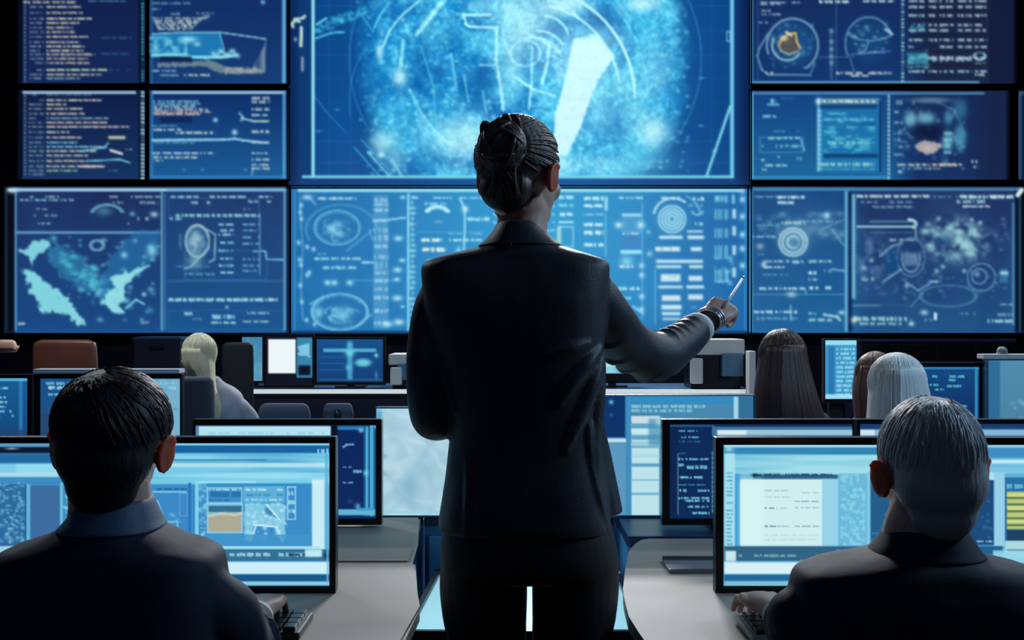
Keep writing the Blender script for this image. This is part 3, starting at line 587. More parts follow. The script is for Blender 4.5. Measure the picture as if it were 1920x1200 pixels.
def pt_low_right():
    c = Canvas(1404,350,1922,624,2,(24,84,142),12); full=(slice(None),slice(None))
    c.vgrad(350,624,(24,70,128),(28,98,154)); c.mix(full,np.clip((c.X-1590)/40,0,1)*.75*np.clip(1.15-(c.Y-350)/400,0,1),(34,46,92)); n=c.noise(50,3); c.mix(full,(n-.3)*.35,(60,120,165))
    c.rect(1410,353,1914,357.5,(80,150,190),.9); c.rect(1406,358,1411,622,(100,185,220),.9); c.rect(1584,358,1590,622,(100,180,215),.95); c.rect(1590,360,1598,622,(10,40,84),.95); c.rect(1598,364,1602,560,(90,170,205),.9)
    for y in np.arange(368,560,7): c.blob(1601,y,3.4,3.6,(140,210,230),.75)
    c.text(1416,1510,369,4,(110,170,205),.8,.0); c.text(1458,1510,370,7,(200,230,238),.95,.03); c.text(1458,1498,380,7,(190,225,235),.9,.1)
    c.specks(1420,400,1582,450,80,5,(110,170,200),.45); c.blob(1488,450,30,30,(120,180,200),.65,4); c.blob(1530,425,50,24,(90,140,175),.5)
    for r_ in (26,20,11): c.ring(1487,454,r_,r_,3,(180,215,225),.8)
    c.blob(1494,456,8,9,(60,120,165),.7); c.text(1465,1510,418,8,(160,205,205),.8,.02); c.blob(1550,404,6,6,(180,225,235),.95); c.text(1418,1460,422,4,(110,175,205),.7,.03); c.text(1412,1455,444,4,(150,205,225),.9,.0); c.line([(1560,430),(1582,460)],2,(120,170,200),.7); c.line([(1540,430),(1582,412)],2,(110,165,195),.5); c.blob(1425,462,7,6,(180,190,200),.7); c.text(1420,1460,477,3,(110,165,195),.7); c.text(1500,1575,415,6,(130,180,205),.6,.1)
    c.text(1432,1480,490,5,(180,205,220),.85,0); c.blob(1432,496,5,5,(190,230,235),.9); c.text(1432,1470,501,5,(190,230,232),.95,0); c.text(1486,1506,491,7,(170,215,230),.9,.1); c.text(1516,1560,490,7,(150,205,220),.85,.1); c.text(1516,1532,512,8,(180,225,235),.95,0); c.text(1516,1532,524,6,(150,200,220),.8); c.text(1545,1560,508,8,(110,170,200),.6); c.text(1518,1534,540,8,(180,225,235),.95,0); c.text(1548,1558,540,8,(180,225,235),.95,0); c.line([(1560,505),(1584,508)],3,(130,190,215),.7)
    c.text(1430,1480,515,3,(110,175,205),.7,0); c.text(1424,1510,541,6,(185,225,235),.95,.02); c.blob(1484,552,9,5,(190,225,220),.9); c.rect(1412,551,1584,553,(100,165,200),.7); c.line([(1510,545),(1512,551)],2,(120,180,210),.7)
    c.text(1414,1495,585,6,(185,228,235),.95,.02); c.rect(1481,572,1484,602,(150,205,225),.8); c.text(1418,1495,597,7,(110,170,205),.7,.1); c.text(1516,1560,600,6,(165,210,220),.9,.05); c.line([(1545,590),(1570,594),(1575,600)],4,(165,210,215),.85); c.blob(1578,586,6,4,(180,220,235),.9); c.text(1516,1530,588,6,(130,190,210),.8)
    # big right page
    c.text(1606,1742,368,7,(190,222,228),.9,.03); c.text(1742,1900,369,4,(110,160,190),.6); c.text(1800,1900,369,8,(190,225,230),.95,.03); c.text(1614,1710,379,6,(110,160,185),.6,.4); c.text(1636,1712,388,5,(140,180,200),.7,.3); c.text(1794,1850,378,8,(150,200,210),.8); c.text(1805,1856,387,6,(185,215,220),.9,.03); c.text(1620,1632,405,5,LBB,.6)
    c.rect(1630,414,1712,417,(110,170,185),.7); c.rect(1606,423,1714,427,(160,215,225),.85); c.ring(1706,420,11,8,4,(180,220,225),.9,-60,120); c.line([(1716,418),(1718,450)],3,(110,170,190),.7); c.text(1668,1716,450,5,(150,190,205),.8,.1); c.rect(1630,435,1714,437,(90,140,175),.6)
    n=c.noise(14,4); m=np.exp(-(((c.X-1795)/62)**2+((c.Y-450)/42)**2)**2); c.mix(full,m*np.clip((n-.38)*3.4,0,1)*.8,(150,210,215)); c.specks(1735,420,1850,480,50,6,(160,215,220),.6); c.blob(1735,434,9,6,(170,222,225),.8); c.blob(1812,458,10,12,(160,215,220),.7); c.blob(1760,458,9,16,(26,60,110),.8,3); c.blob(1775,452,10,16,(30,66,116),.7,3)
    m=np.exp(-(((c.X-1630)/34)**2+((c.Y-480)/52)**2)**2); c.mix(full,m*np.clip((n-.35)*2.6,0,1)*.55,(120,160,195)); 
    c.ring(1708,482,26,36,2,(80,130,170),.7); c.ring(1708,484,17,26,1.8,(110,160,190),.8,150,390); c.rect(1694,474,1722,498,(110,140,175),.7,6); c.blob(1672,490,13,26,(18,74,130),.9,4); c.line([(1650,480),(1672,462),(1690,456)],3,(120,170,195),.7); c.line([(1656,528),(1690,505)],3,(120,180,205),.7); c.line([(1700,530),(1722,545),(1745,530)],3,(110,165,195),.7)
    for (x,y) in [(1822,412),(1838,418),(1828,432),(1760,410),(1634,488),(1620,502),(1808,508),(1700,536),(1768,500),(1756,508)]: c.blob(x,y,4,4,(160,210,220),.8)
    c.ring(1840,520,26,26,2,(100,150,185),.75); c.ring(1836,518,14,14,2,(110,160,190),.75); c.blob(1832,514,5,5,(150,195,215),.7); c.ring(1778,555,52,20,1.8,(80,140,175),.6); c.line([(1730,550),(1708,575)],2,(90,150,180),.6); c.text(1615,1640,524,9,(130,185,205),.7); c.text(1745,1765,528,6,(140,190,205),.8); c.rect(1874,505,1890,530,(60,130,175),.7,4); c.text(1876,1890,512,7,(165,225,235),.95,0)
    c.rect(1598,571,1650,574,(90,165,185),.8); c.rect(1600,572,1780,573.5,(70,120,155),.6); c.text(1602,1700,598,10,(160,215,215),.85,.08); c.text(1612,1690,607,6,(150,200,210),.8,.1); c.blob(1601,600,5,6,(215,230,215),.95); c.rect(1751,586,1757,600,(200,232,240),.95); c.blob(1733,586,7,5,(170,215,225),.9); c.blob(1709,607,5,4,(200,232,240),.95); c.text(1706,1750,600,6,(100,155,185),.6); c.text(1852,1900,602,8,(165,215,225),.85,.15); c.text(1870,1900,590,7,(120,175,195),.7); c.text(1875,1900,571,4,(130,190,205),.7); c.text(1800,1830,588,5,(110,165,190),.6); c.specks(1610,470,1890,560,110,3,(110,160,190),.5); c.specks(1860,400,1900,480,10,3,(100,150,185),.6)
    c.rect(1898,380,1902,610,(90,160,195),.75); c.rect(1903,358,1912,624,(8,22,50),1); c.rect(1911,360,1914,620,(50,110,125),.8); c.rect(1914,350,1922,624,(5,8,16),1); c.line([(1908,366),(1916,356)],7,(215,240,245),.95)
    return c
def pt_edge():
    c = Canvas(1909,170,2100,337,3,(14,30,60),13); c.rect(1910,172,1913,336,(90,150,180),.8); c.rect(1910,173,2100,176,(90,150,190),.8); c.block(1930,185,2080,325,14,5,LBB,.7); return c

# ------------------------------------------------------------ what the desk monitors show
def pt_A_right():
    c = Canvas(215,831,618,1098,1.7,(92,176,216),21); full=(slice(None),slice(None))
    c.rect(215,831,618,835,(150,220,240),.9); c.rect(215,835,618,850,(22,98,158),1,2); c.rect(215,850,618,905,(128,208,236),1,3)
    n=c.noise(50,3,6,.35); m=(c.Y>850)&(c.Y<912); c.mix(full,m*np.clip((n-.45)*4,0,1)*.8,(60,150,198)); c.mix(full,m*np.clip((.45-n)*5,0,1)*.6,(190,236,246))
    c.rect(215,868,618,876,(190,236,244),.8,4); c.rect(300,861,500,864,(40,120,165),.6); c.text(595,616,846,10,(170,225,240),.8)
    c.rect(215,905,585,1028,(58,140,200),1,2); c.rect(215,897,585,908,(120,206,232),.9,3)
    c.rect(585,900,609,1030,(205,240,248),.95,4); c.rect(609,850,616,1040,(90,180,215),.8,3); 
    c.rect(288,918,354,1024,(60,136,198),1); c.text(294,352,917,4,(30,90,140),.8,.1); c.rect(286,921,350,924,(150,220,240),.8); c.frame(336,924,352,968,2,(110,170,215),.6); c.line([(288,962),(294,940),(304,965)],4,(140,215,238),.8); c.frame(296,977,334,1000,2.4,(140,215,238),.8); c.specks(292,960,340,1015,22,4,(120,205,235),.6); c.rect(353,905,358,1024,(34,112,178),.9)
    c.rect(366,902,372,1024,(140,216,238),.9); c.rect(372,902,480,906,(170,225,240),.8); c.specks(372,905,388,1020,60,2.6,(150,215,236),.8); c.rect(388,906,585,912,(46,140,200),.8)
    c.frame(388,914,454,944,2.2,(170,225,240),.8); c.rect(394,922,430,932,(40,112,165),.9); c.rect(434,922,452,932,(40,112,165),.9); c.text(392,450,918,4,(190,232,244),.8,.1); c.text(392,430,938,4,(40,110,160),.7,.3)
    c.rect(388,942,456,1000,(150,215,232),.8); c.rect(391,948,453,960,(50,110,145),1,3); c.poly([(391,964),(420,960),(453,962),(453,997),(391,997)],(172,170,148),1); c.line([(391,968),(415,963),(440,966),(453,962)],3,(205,210,195),.8)
    c.rect(456,912,534,942,(96,180,218),.9); c.text(460,530,918,5,(190,232,240),.8,.1); c.text(462,530,928,6,(50,130,180),.6,.3); c.text(460,530,937,4,(190,232,240),.7,.2)
    wf=(200,236,246); c.poly([(458,944),(534,944),(536,1012),(528,1016),(518,1000),(514,986),(476,984),(470,1014),(458,1014)],(128,202,230),.95,2); c.poly([(498,948),(522,972),(494,964)],(60,130,180),.95); c.line([(500,946),(524,974)],2,wf,.9); c.line([(476,984),(520,988)],2.4,wf,.95); c.line([(480,986),(470,1014)],2,wf,.9); c.line([(518,988),(530,1016)],2,wf,.9); c.specks(458,944,536,1012,70,3,wf,.7)
    c.frame(538,912,555,975,2.4,(150,216,236),.9); c.text(541,553,925,9,(170,225,230),.8); c.text(541,553,942,9,(170,225,230),.8); c.text(541,553,958,9,(170,225,230),.8)
    c.rect(388,1002,585,1022,(64,150,205),.8); c.rect(215,1024,600,1029,(170,228,242),.9); c.rect(215,1030,618,1052,(50,112,150),1,2); c.text(430,600,1040,8,(170,215,228),.8,.2); c.text(540,575,1040,5,(20,40,70),.9,.0); c.rect(572,1030,604,1044,(195,236,244),.95,4); c.blob(612,1042,6,6,(10,50,90),.9)
    c.rect(215,1054,616,1076,(205,238,248),1,3); c.rect(215,1077,618,1090,(22,86,134),1,3); c.rect(215,1091,618,1096,(150,208,228),.9,2); c.rect(612,1030,616,1096,(110,190,220),.7)
    return c
def pt_A_left():
    c = Canvas(-200,831,195,1098,1.9,(76,160,205),22); full=(slice(None),slice(None))
    c.rect(-200,831,195,838,(90,150,190),.8); c.rect(-200,838,195,850,(12,24,50),1,2); c.blob(22,841,12,2,(170,190,205),.8); c.rect(-200,851,195,868,(34,104,158),1,3); c.rect(-200,870,195,893,(126,204,232),1,3); c.rect(30,870,195,886,(150,222,242),.8,3); c.rect(-200,886,195,894,(205,232,234),.6,3)
    n=c.noise(60,3,5,.35); m=(c.Y>868)&(c.Y<900); c.mix(full,m*np.clip((n-.5)*4,0,1)*.5,(60,150,198))
    c.rect(-200,896,195,910,(60,140,195),1,3); c.rect(-200,908,52,1098,(44,104,156),1,2); c.specks(-40,905,44,1018,260,2.4,(130,200,225),.75); c.rect(50,908,56,1020,(110,190,225),.8); c.rect(57,910,113,1010,(60,108,160),1,2); c.rect(112,905,118,1020,(110,190,225),.85); c.rect(118,908,195,1020,(60,138,188),1,2); c.specks(120,908,150,1000,60,2.6,(160,220,236),.8); c.line([(130,912),(150,914),(152,930)],3,(190,235,245),.8)
    c.rect(-200,1024,195,1050,(170,222,238),.9); c.rect(-200,1054,195,1076,(205,238,248),1,3); c.rect(-200,1078,195,1098,(22,86,134),1)
    return c
def pt_B():
    c = Canvas(367,797,705,972,1.7,(10,38,92),23); c.rect(367,799,620,818,(178,226,238),1,2); c.rect(367,816,620,968,(120,195,225),1); c.text(380,610,812,5,(140,200,220),.6,.4); c.rect(367,799,373,972,(60,110,150),.8); c.rect(621,797,632,972,(8,14,30),1)
    c.rect(633,799,705,806,(40,120,185),1,2); c.rect(682,799,704,968,(20,90,150),1,2); c.rect(686,800,690,960,(90,185,215),.9); c.rect(694,797,700,968,(80,180,215),.9); c.blob(677,807,5,4,(140,200,230),.9); c.blob(704,800,3,3,(170,220,240),.7)
    S=(120,170,210); c.line([(644,838),(650,834),(662,833)],3,S,.8); c.text(642,652,823,2,S,.4); c.text(643,662,876,3,S,.7,.4); c.text(662,680,884,7,(110,190,220),.8); c.blob(686,887,5,5,(110,210,235),.9); c.text(643,662,905,4,S,.7,.3); c.text(643,654,919,4,S,.6,.2); c.blob(656,940,5,4,(40,90,130),.6); c.blob(671,950,5,6,(110,190,215),.8)
    c.rect(634,955,703,966,(96,180,215),1,3); c.rect(670,952,700,958,(60,160,205),.8,3)
    return c
def pt_C_left():
    c = Canvas(1356,834,1735,1098,1.7,(110,195,225),24); full=(slice(None),slice(None))
    c.rect(1356,834,1735,839,(170,220,238),.9); c.rect(1356,839,1735,853,(48,132,180),1,3); c.rect(1356,853,1735,893,(160,220,234),1,4)
    n=c.noise(60,3,6,.3); m=(c.Y>850)&(c.Y<893); c.mix(full,m*np.clip((n-.5)*4,0,1)*.7,(96,182,214)); c.blob(1367,842,9,6,(170,222,234),.8)
    c.rect(1356,850,1378,1060,(170,226,238),.9,4)
    for y in np.arange(880,1030,7): c.text(1362,1374,y,4,(80,150,185),.7,.2)
    c.rect(1378,888,1388,1030,(70,160,210),1,2); c.rect(1388,889,1572,898,(110,180,210),.9); c.rect(1412,890,1571,898,(40,90,125),.95,3); c.text(1412,1560,890,4,(30,60,90),.9,.1); c.blob(1415,891,6,3,(20,40,60),.9)
    c.rect(1388,899,1542,1024,(206,238,240),1,2); c.rect(1388,899,1430,1024,(214,244,244),.7,14); c.rect(1542,898,1572,1024,(150,210,232),1,3)
    for (x0,x1,y,col) in [(1434,1480,920,(150,190,200)),(1490,1535,924,(150,190,200)),(1434,1480,932,(165,205,210)),(1490,1535,940,(110,150,170)),(1434,1452,953,(60,90,110)),(1455,1478,953,(150,190,205)),(1490,1535,952,(140,180,195)),(1434,1455,987,(50,85,105)),(1457,1480,987,(130,180,195)),(1490,1535,987,(130,165,180)),(1434,1535,1003,(180,215,220)),(1434,1530,1012,(180,215,220))]: c.text(x0,x1,y,3,col,.8,.02)
    c.rect(1572,888,1628,1024,(104,184,218),1,2); n=c.noise(6,2); m=(c.X>1576)&(c.X<1622)&(c.Y>890); c.mix(full,m*(c.Y<1022)*np.clip((n-.45)*4,0,1)*.6,(160,220,236)); c.rect(1626,885,1632,1024,(130,205,230),.9); c.rect(1632,880,1735,1024,(34,92,138),1,3); c.text(1645,1668,965,7,(150,180,205),.8,.1); c.text(1635,1665,1000,4,(70,130,170),.7); c.rect(1632,1010,1735,1013,(70,140,180),.6)
    c.rect(1356,1024,1735,1052,(48,98,130),1,3); c.text(1385,1560,1042,6,(120,180,200),.75,.2); c.rect(1360,1033,1380,1052,(205,238,242),.95,4); c.line([(1540,1050),(1572,1035)],8,(130,200,222),.8)
    c.rect(1356,1055,1500,1076,(215,240,246),1,3); c.rect(1500,1050,1735,1076,(110,180,205),1,3); c.rect(1356,1077,1735,1090,(28,104,154),1,3); c.rect(1356,1090,1735,1097,(130,190,212),.95,3); c.rect(1356,834,1359,1098,(60,140,180),.7)
    return c
def pt_C_right():
    c = Canvas(1750,834,2130,1098,1.9,(96,176,214),25); c.rect(1750,834,2130,839,(150,210,235),.9); c.rect(1750,840,2130,858,(62,140,190),1,3); c.rect(1750,860,2130,876,(110,190,222),1,3); c.rect(1838,862,2130,869,(205,238,246),.9,3); c.rect(1750,876,2130,888,(120,195,226),1)
    c.rect(1838,886,1870,902,(170,224,238),1,3); c.rect(1750,900,1864,1022,(26,74,124),1,2); c.rect(1864,885,1884,1024,(150,205,232),1,3); c.rect(1884,895,2130,1036,(40,110,160),1,2); c.text(1888,1920,912,10,(110,190,215),.8); c.rect(1888,922,2060,992,(186,200,120),1,3)
    for y in (932,944,957,970,983): c.rect(1888,y,2060,y+3.4,(44,84,70),.85,3)
    for y in (926,950,976): c.rect(1888,y,2060,y+4,(225,228,160),.7,4)
    c.rect(1888,994,2130,1014,(30,64,96),1,2); c.rect(1884,1014,2130,1046,(170,215,225),1,3); c.rect(1888,1030,2130,1033,(30,60,90),.8); c.text(1815,1860,1015,4,(150,200,220),.8,.1); c.text(1815,1855,940,3,(60,130,170),.7); c.specks(1812,955,1860,1010,10,3,(70,140,180),.7)
    c.rect(1750,1024,1880,1040,(30,96,140),1,3); c.rect(1862,1032,2130,1056,(150,215,235),.9,4); c.rect(1750,1056,2130,1098,(60,140,180),1,3)
    return c
def pt_D_left():
    c = Canvas(1256,795,1598,972,1.7,(10,40,88),26); c.rect(1256,795,1272,972,(12,34,74),.9,8); c.rect(1335,800,1598,818,(60,110,150),1); c.rect(1345,806,1598,816,(150,196,216),1,2); c.rect(1345,807,1400,815,(225,240,244),.9,4); c.rect(1256,797,1340,800,(60,130,170),.6)
    T=(120,205,225)
    for (x0,x1,y,h,a) in [(1272,1308,808,3,.7),(1278,1310,820,4,.7),(1272,1316,828,2,.5),(1272,1285,850,2,.4),(1272,1328,861,4,.95),(1272,1282,872,6,.8),(1288,1326,876,8,.85),(1275,1326,895,5,.9),(1272,1332,909,2,.5),(1274,1330,920,6,.8),(1272,1330,934,5,.8),(1285,1330,939,5,.8),(1290,1328,950,5,.7),(1270,1330,962,5,.9)]: c.text(x0,x1,y,h,T,a,.2)
    for y in np.arange(850,965,9): c.blob(1337,y,2.4,4,T,.8)
    c.rect(1270,850,1272,965,T,.5); return c
def pt_D_right():
    c = Canvas(1612,795,1958,972,2.4,(20,60,110),27); c.rect(1612,805,1958,817,(130,180,215),1,2); c.rect(1612,806,1640,816,(215,232,240),.9,3); c.rect(1612,822,1958,972,(60,130,180),1); return c
def pt_pale():
    c = Canvas(706,766,956,966,2,(176,212,226),28); full=(slice(None),slice(None)); n=c.noise(60,3); c.mix(full,np.clip((n-.35)*2.2,0,1)*.55,(140,186,208)); c.mix(full,np.clip((.5-n)*2.5,0,1)*.5,(214,234,240))
    c.rect(706,766,716,966,(70,150,195),.9,6); c.rect(706,766,956,770,(150,215,230),.9)
    wx=(c.noise(70,2)-.5)*80; cr=1-np.abs(2*c.noise(70,3,1.4,.8,c.X+wx,c.Y-wx)-1)*5; c.mix(full,np.clip(cr,0,1)*.45,(214,234,240)); cr=1-np.abs(2*c.noise(90,2,1,1,c.X-wx,c.Y+wx)-1)*6; c.mix(full,np.clip(cr,0,1)*.4,(130,176,202))
    c.blob(768,915,12,30,(120,168,194),.4); c.blob(722,856,4,4,(90,140,165),.7); c.blob(720,888,4,3,(90,140,165),.6); c.blob(790,790,60,30,(200,226,236),.4); c.blur(2)
    c.rect(706,958,956,963,(150,210,230),.9); return c
def pt_records():
    c = Canvas(1100,742,1412,966,2,(44,120,168),29); full=(slice(None),slice(None)); c.rect(1100,742,1172,820,(10,50,104),1,3); c.blob(1146,754,4,4,(110,210,225),.9); c.blob(1146,778,3,3,(60,140,180),.6); c.rect(1100,822,1175,830,(190,222,235),1,3); c.rect(1100,830,1175,966,(90,150,190),1,5)
    c.rect(1174,744,1184,966,(60,140,190),1); c.rect(1182,744,1412,756,(50,140,195),1,3); c.rect(1184,756,1412,966,(70,136,176),1,4); c.text(1184,1322,762,7,(140,205,220),.85,.03); c.text(1184,1298,770,6,(130,200,222),.85,.05); c.text(1184,1290,778,4,(60,120,155),.7)
    c.rect(1184,780,1236,966,(200,236,240),.9,3)
    for y,h,col in [(785,8,(206,216,225)),(799,10,(80,150,185)),(808,8,(200,236,238)),(820,9,(80,150,190)),(832,10,(150,200,215)),(838,4,(90,160,190)),(855,4,(160,210,225)),(872,6,(70,140,185)),(900,3,(120,180,205)),(926,4,(80,160,200))]: c.rect(1184,y-h/2,1238,y+h/2,col,.85,3)
    c.rect(1216,785,1240,835,(70,140,180),.7,6); c.blob(1235,790,6,8,(170,220,232),.8); c.rect(1376,744,1384,790,(170,222,235),.95,3); c.rect(1385,742,1412,966,(50,110,150),1)
    return c
def pt_simple(x0,y0,x1,y1,kind,seed,step=2.2):
    c = Canvas(x0,y0,x1,y1,step,(20,70,128),seed); w=x1-x0; h=y1-y0; full=(slice(None),slice(None))
    if kind=='logs':
        c.vgrad(y0,y1,(24,92,150),(20,70,120)); c.block(x0+.06*w,y0+.12*h,x1-.2*w,y0+.62*h,7,5,(130,205,230),.8,.4); c.rect(x0+.88*w,y0,x0+.93*w,y1,(50,130,180),.8); c.rect(x0,y0,x1,y0+5,(100,190,225),.8); c.rect(x0,y0+.8*h,x1,y1,(34,66,112),.8,6)
    if kind=='logs2':
        c.vgrad(y0,y1,(22,80,140),(40,80,120)); c.text(x0+10,x1-6,y0+9,6,(120,200,225),.85,.1); c.text(x0+14,x1-8,y0+17,7,(170,225,240),.9,.05); c.text(x0+14,x0+.6*w,y0+30,6,(110,190,220),.8,.2); c.text(x0+16,x0+.5*w,y0+45,7,(110,190,220),.8,.2); c.rect(x0+.7*w,y0,x1,y0+.9*h,(150,205,225),.75,4); n=c.noise(12,3); c.mix(full,((c.X>x0+.7*w)&(c.Y<y0+60))*np.clip((n-.45)*3,0,1)*.6,(70,150,190)); c.rect(x0,y0+64,x0+.55*w,y1,(36,70,112),.9,5)
    if kind=='scan':
        c.vgrad(y0,y1,(18,78,138),(14,60,116)); c.blob(x0+.5*w,y0+.12*h,5,6,(90,200,225),.9); c.rect(x0+.1*w,y0+.22*h,x0+.9*w,y0+.3*h,(90,190,220),.85,4); c.rect(x0+.46*w,y0+.1*h,x0+.54*w,y0+.95*h,(70,170,205),.85,5); c.blob(x0+.5*w,y0+.32*h,9,7,(110,215,230),.9); c.blob(x0+.7*w,y0+.55*h,16,8,(110,205,220),.95,4); c.blob(x0+.9*w,y0+.38*h,4,4,(130,210,225),.9); c.blob(x0+.48*w,y0+.66*h,6,6,(90,190,220),.8); c.rect(x0+.04*w,y0+.93*h,x1,y0+.96*h,(40,120,170),.6); c.blob(x0+.9*w,y0+.85*h,3,7,(70,150,190),.7)
        for y in (.4,.55,.7): c.rect(x0+.05*w,y0+y*h,x0+.42*w,y0+(y+.04)*h,(24,98,160),.7)
    if kind=='haze':
        c.vgrad(y0,y1,(60,130,170),(84,150,180)); n=c.noise(20,3); c.mix(full,np.clip((n-.5)*3,0,1)*.5,(110,180,200)); c.rect(x0+.1*w,y0,x0+.2*w,y1,(50,110,155),.6,4)
    if kind=='white':
        c.A[:]=(8,12,28); c.rect(x0+5,y0+6,x0+.64*w,y1-22,(236,246,248),1,3); c.rect(x0+.66*w,y0+3,x1,y1-14,(50,130,170),1,3); c.poly([(x0+.68*w,y0+20),(x0+.95*w,y0+12),(x0+.95*w,y0+40),(x0+.7*w,y0+34)],(130,205,225),.9,3); c.rect(x0+.7*w,y0+.6*h,x1-4,y0+.8*h,(6,12,30),1,5)
    if kind=='cyan':
        c.vgrad(y0,y1,(60,160,200),(90,180,210)); c.poly([(x0,y0+.5*h),(x0+.7*w,y0+.75*h),(x0,y0+.8*h)],(190,232,236),.9,3); n=c.noise(14,3); c.mix(full,np.clip((n-.45)*3,0,1)*.5*(c.Y>y0+.4*h),(200,236,240))
    if kind=='list':
        c.A[:]=(60,150,200); c.rect(x0,y0,x1,y0+.08*h,(150,220,238),1,2); c.rect(x0+.1*w,y0+.1*h,x0+.3*w,y1-8,(34,110,168),.8,4)
        for k in range(11): c.text(x0+.36*w,x0+.95*w,y0+.15*h+k*.078*h,6,(150,215,235),.85,.03)
        c.rect(x0,y0+.92*h,x1,y1,(170,226,240),.9,3)
    if kind=='map':
        c.vgrad(y0,y1,(18,72,128),(10,40,96)); T=(90,190,205)
        for (ax,bx,yy) in [(.2,.75,.16),(.35,.6,.22),(.1,.3,.3),(.25,.4,.38),(.45,.78,.32),(.6,.75,.8),(.7,.8,.66)]: c.text(x0+ax*w,x0+bx*w,y0+yy*h,5,T,.85,.3)
        c.rect(x1-8,y0,x1-3,y1,(60,150,190),.8); c.rect(x0,y0,x1,y0+4,(60,150,200),.7)
    if kind=='tower':
        c.vgrad(y0,y1,(80,138,172),(74,130,160)); c.rect(x0,y0,x0+.16*w,y1,(40,104,150),.9,4); c.specks(x0+.3*w,y0+.5*h,x0+.9*w,y0+.95*h,16,4,(150,210,225),.7); c.rect(x0+.84*w,y0,x1,y1,(70,150,180),.8,3)
    return c
# ------------------------------------------------------------ the room
def struct(name, bm, m): return tag(obj(name, bm, m), kind='structure')
bm = bmesh.new(); box(bm,-7.2,7.2,-1.6,12.6,-.1,0); struct('floor', bm, M['floor'])
bm = bmesh.new(); box(bm,-7.2,7.2,12.35,12.6,0,5.4); struct('wall_back', bm, M['wall'])
bm = bmesh.new(); box(bm,-7.2,-7.0,-1.6,12.35,0,5.4); struct('wall_left', bm, M['side'])
bm = bmesh.new(); box(bm,7.0,7.2,-1.6,12.35,0,5.4); struct('wall_right', bm, M['side'])
bm = bmesh.new(); box(bm,-7.0,7.0,-1.6,-1.4,0,5.4); struct('wall_front', bm, M['side'])
bm = bmesh.new(); box(bm,-7.2,7.2,-1.6,12.6,5.4,5.5); struct('ceiling', bm, M['side'])
bm = bmesh.new(); box(bm,-7.0,7.0,12.32,12.35,0,.12,.005); struct('baseboard_back', bm, M['black'])

# ------------------------------------------------------------ video wall
def wall_display(canvas, label, depth=.2, edge=3.0, group=None):
    c = canvas.blur(1); D = WALL
    a = P(c.x0-edge, c.y0-edge, D); b = P(c.x1+edge, c.y1+edge, D)
    t = thing('wall_display', label, 'wall display', ((a.x+b.x)/2, D+depth/2, b.z), group)
    bm = bmesh.new(); box(bm, a.x, b.x, D+.006, D+depth, b.z, a.z, .006); obj('housing', bm, M['wallframe'], t)
    bm = bmesh.new(); w = .016
    for (x0,x1,z0,z1) in [(a.x,b.x,a.z-w,a.z),(a.x,b.x,b.z,b.z+w),(a.x,a.x+w,b.z+w,a.z-w),(b.x-w,b.x,b.z+w,a.z-w)]: box(bm,x0,x1,D-.01,D+.006,z0,z1)
    obj('bezel', bm, M['wallframe'], t)
    c.mesh('screen', D, t)
    for sx in (.2,.8):
        bm = bmesh.new(); x = a.x+(b.x-a.x)*sx; box(bm, x-.04, x+.04, D+depth, 12.35, b.z+.1, a.z-.1); obj('wall_bracket', bm, M['steel'], t)
    return t
wall_display(pt_top_code(),'wall display of beige code lines at the upper left, above a second code page')
wall_display(pt_mid_code(),'wall display of beige code lines in the second row, leftmost of that row')
wall_display(pt_top_graph(),'upper wall display with a glowing cyan filled graph and small staircase bars')
wall_display(pt_mid_graph(),'second-row wall display of wavy code lines with a column of short bars at its right')
wall_display(pt_low_left(),'wide lower left wall display with pale cyan coastline shapes and a notes page')
wall_display(pt_hero(),'giant central wall display showing a glowing cyan body scan')
wall_display(pt_low_center(),'wide wall display of tables and brain outlines directly below the giant scan')
wall_display(pt_top_right(),'upper right wall display with two head scans, one outlined orange, and a data table')
wall_display(pt_mid_right(),'second-row right wall display with a framed dense page and a pinkish scan spot')
wall_display(pt_low_right(),'wide lower right wall display with a pale disc and faint circular diagrams')
wall_display(pt_edge(),'dark wall display cut by the right edge of the view, second row')

# ------------------------------------------------------------ desk monitors
def monitor(canvas, D, zbase, label, bez=(10,12,10,12), thick=.03, group=None, frame='bezel', stand=True, cap=None, neckx=None):
    c = canvas; l,t_,r,b_ = bez
    A = P(c.x0-l, c.y0-t_, D); B = P(c.x1+r, c.y1+b_, D)
    cx = (A.x+B.x)/2 if neckx is None else neckx
    t = thing('monitor', label, 'monitor', (cx, D+.1, zbase), group)
    bm = bmesh.new(); box(bm, A.x, B.x, D+.004, D+thick, B.z, A.z, .004)
    box(bm, A.x+(B.x-A.x)*.2, B.x-(B.x-A.x)*.2, D+thick, D+thick+.025, B.z+(A.z-B.z)*.2, A.z-(A.z-B.z)*.2, .008)
    obj('housing', bm, M['black'], t)
    s0 = P(c.x0, c.y0, D); s1 = P(c.x1, c.y1, D)
    bm = bmesh.new()
    for (x0,x1,z0,z1) in [(A.x,B.x,s0.z,A.z),(A.x,B.x,B.z,s1.z),(A.x,s0.x,s1.z,s0.z),(s1.x,B.x,s1.z,s0.z)]: box(bm,x0,x1,D-.005,D+.006,z0,z1,.0015)
    obj('bezel', bm, M[frame], t)
    c.mesh('screen', D, t)
    if stand:
        bm = bmesh.new(); box(bm, cx-.035, cx+.035, D+thick+.02, D+thick+.05, zbase+.012, (A.z+B.z)/2, .005); obj('stand_neck', bm, M['black'], t)
        bm = bmesh.new(); w = min(.13, (B.x-A.x)*.45); box(bm, cx-w, cx+w, D+.005, D+thick+.14, zbase, zbase+.014, .005); obj('stand_base', bm, M['black'], t)
    if cap:
        bm = bmesh.new(); p = P(cap[0], cap[2], D); q = P(cap[1], cap[3], D); box(bm, p.x, q.x, D-.012, D+.06, q.z, p.z, .003); obj('top_cap', bm, M['white'], t)
    return t
Z = .73
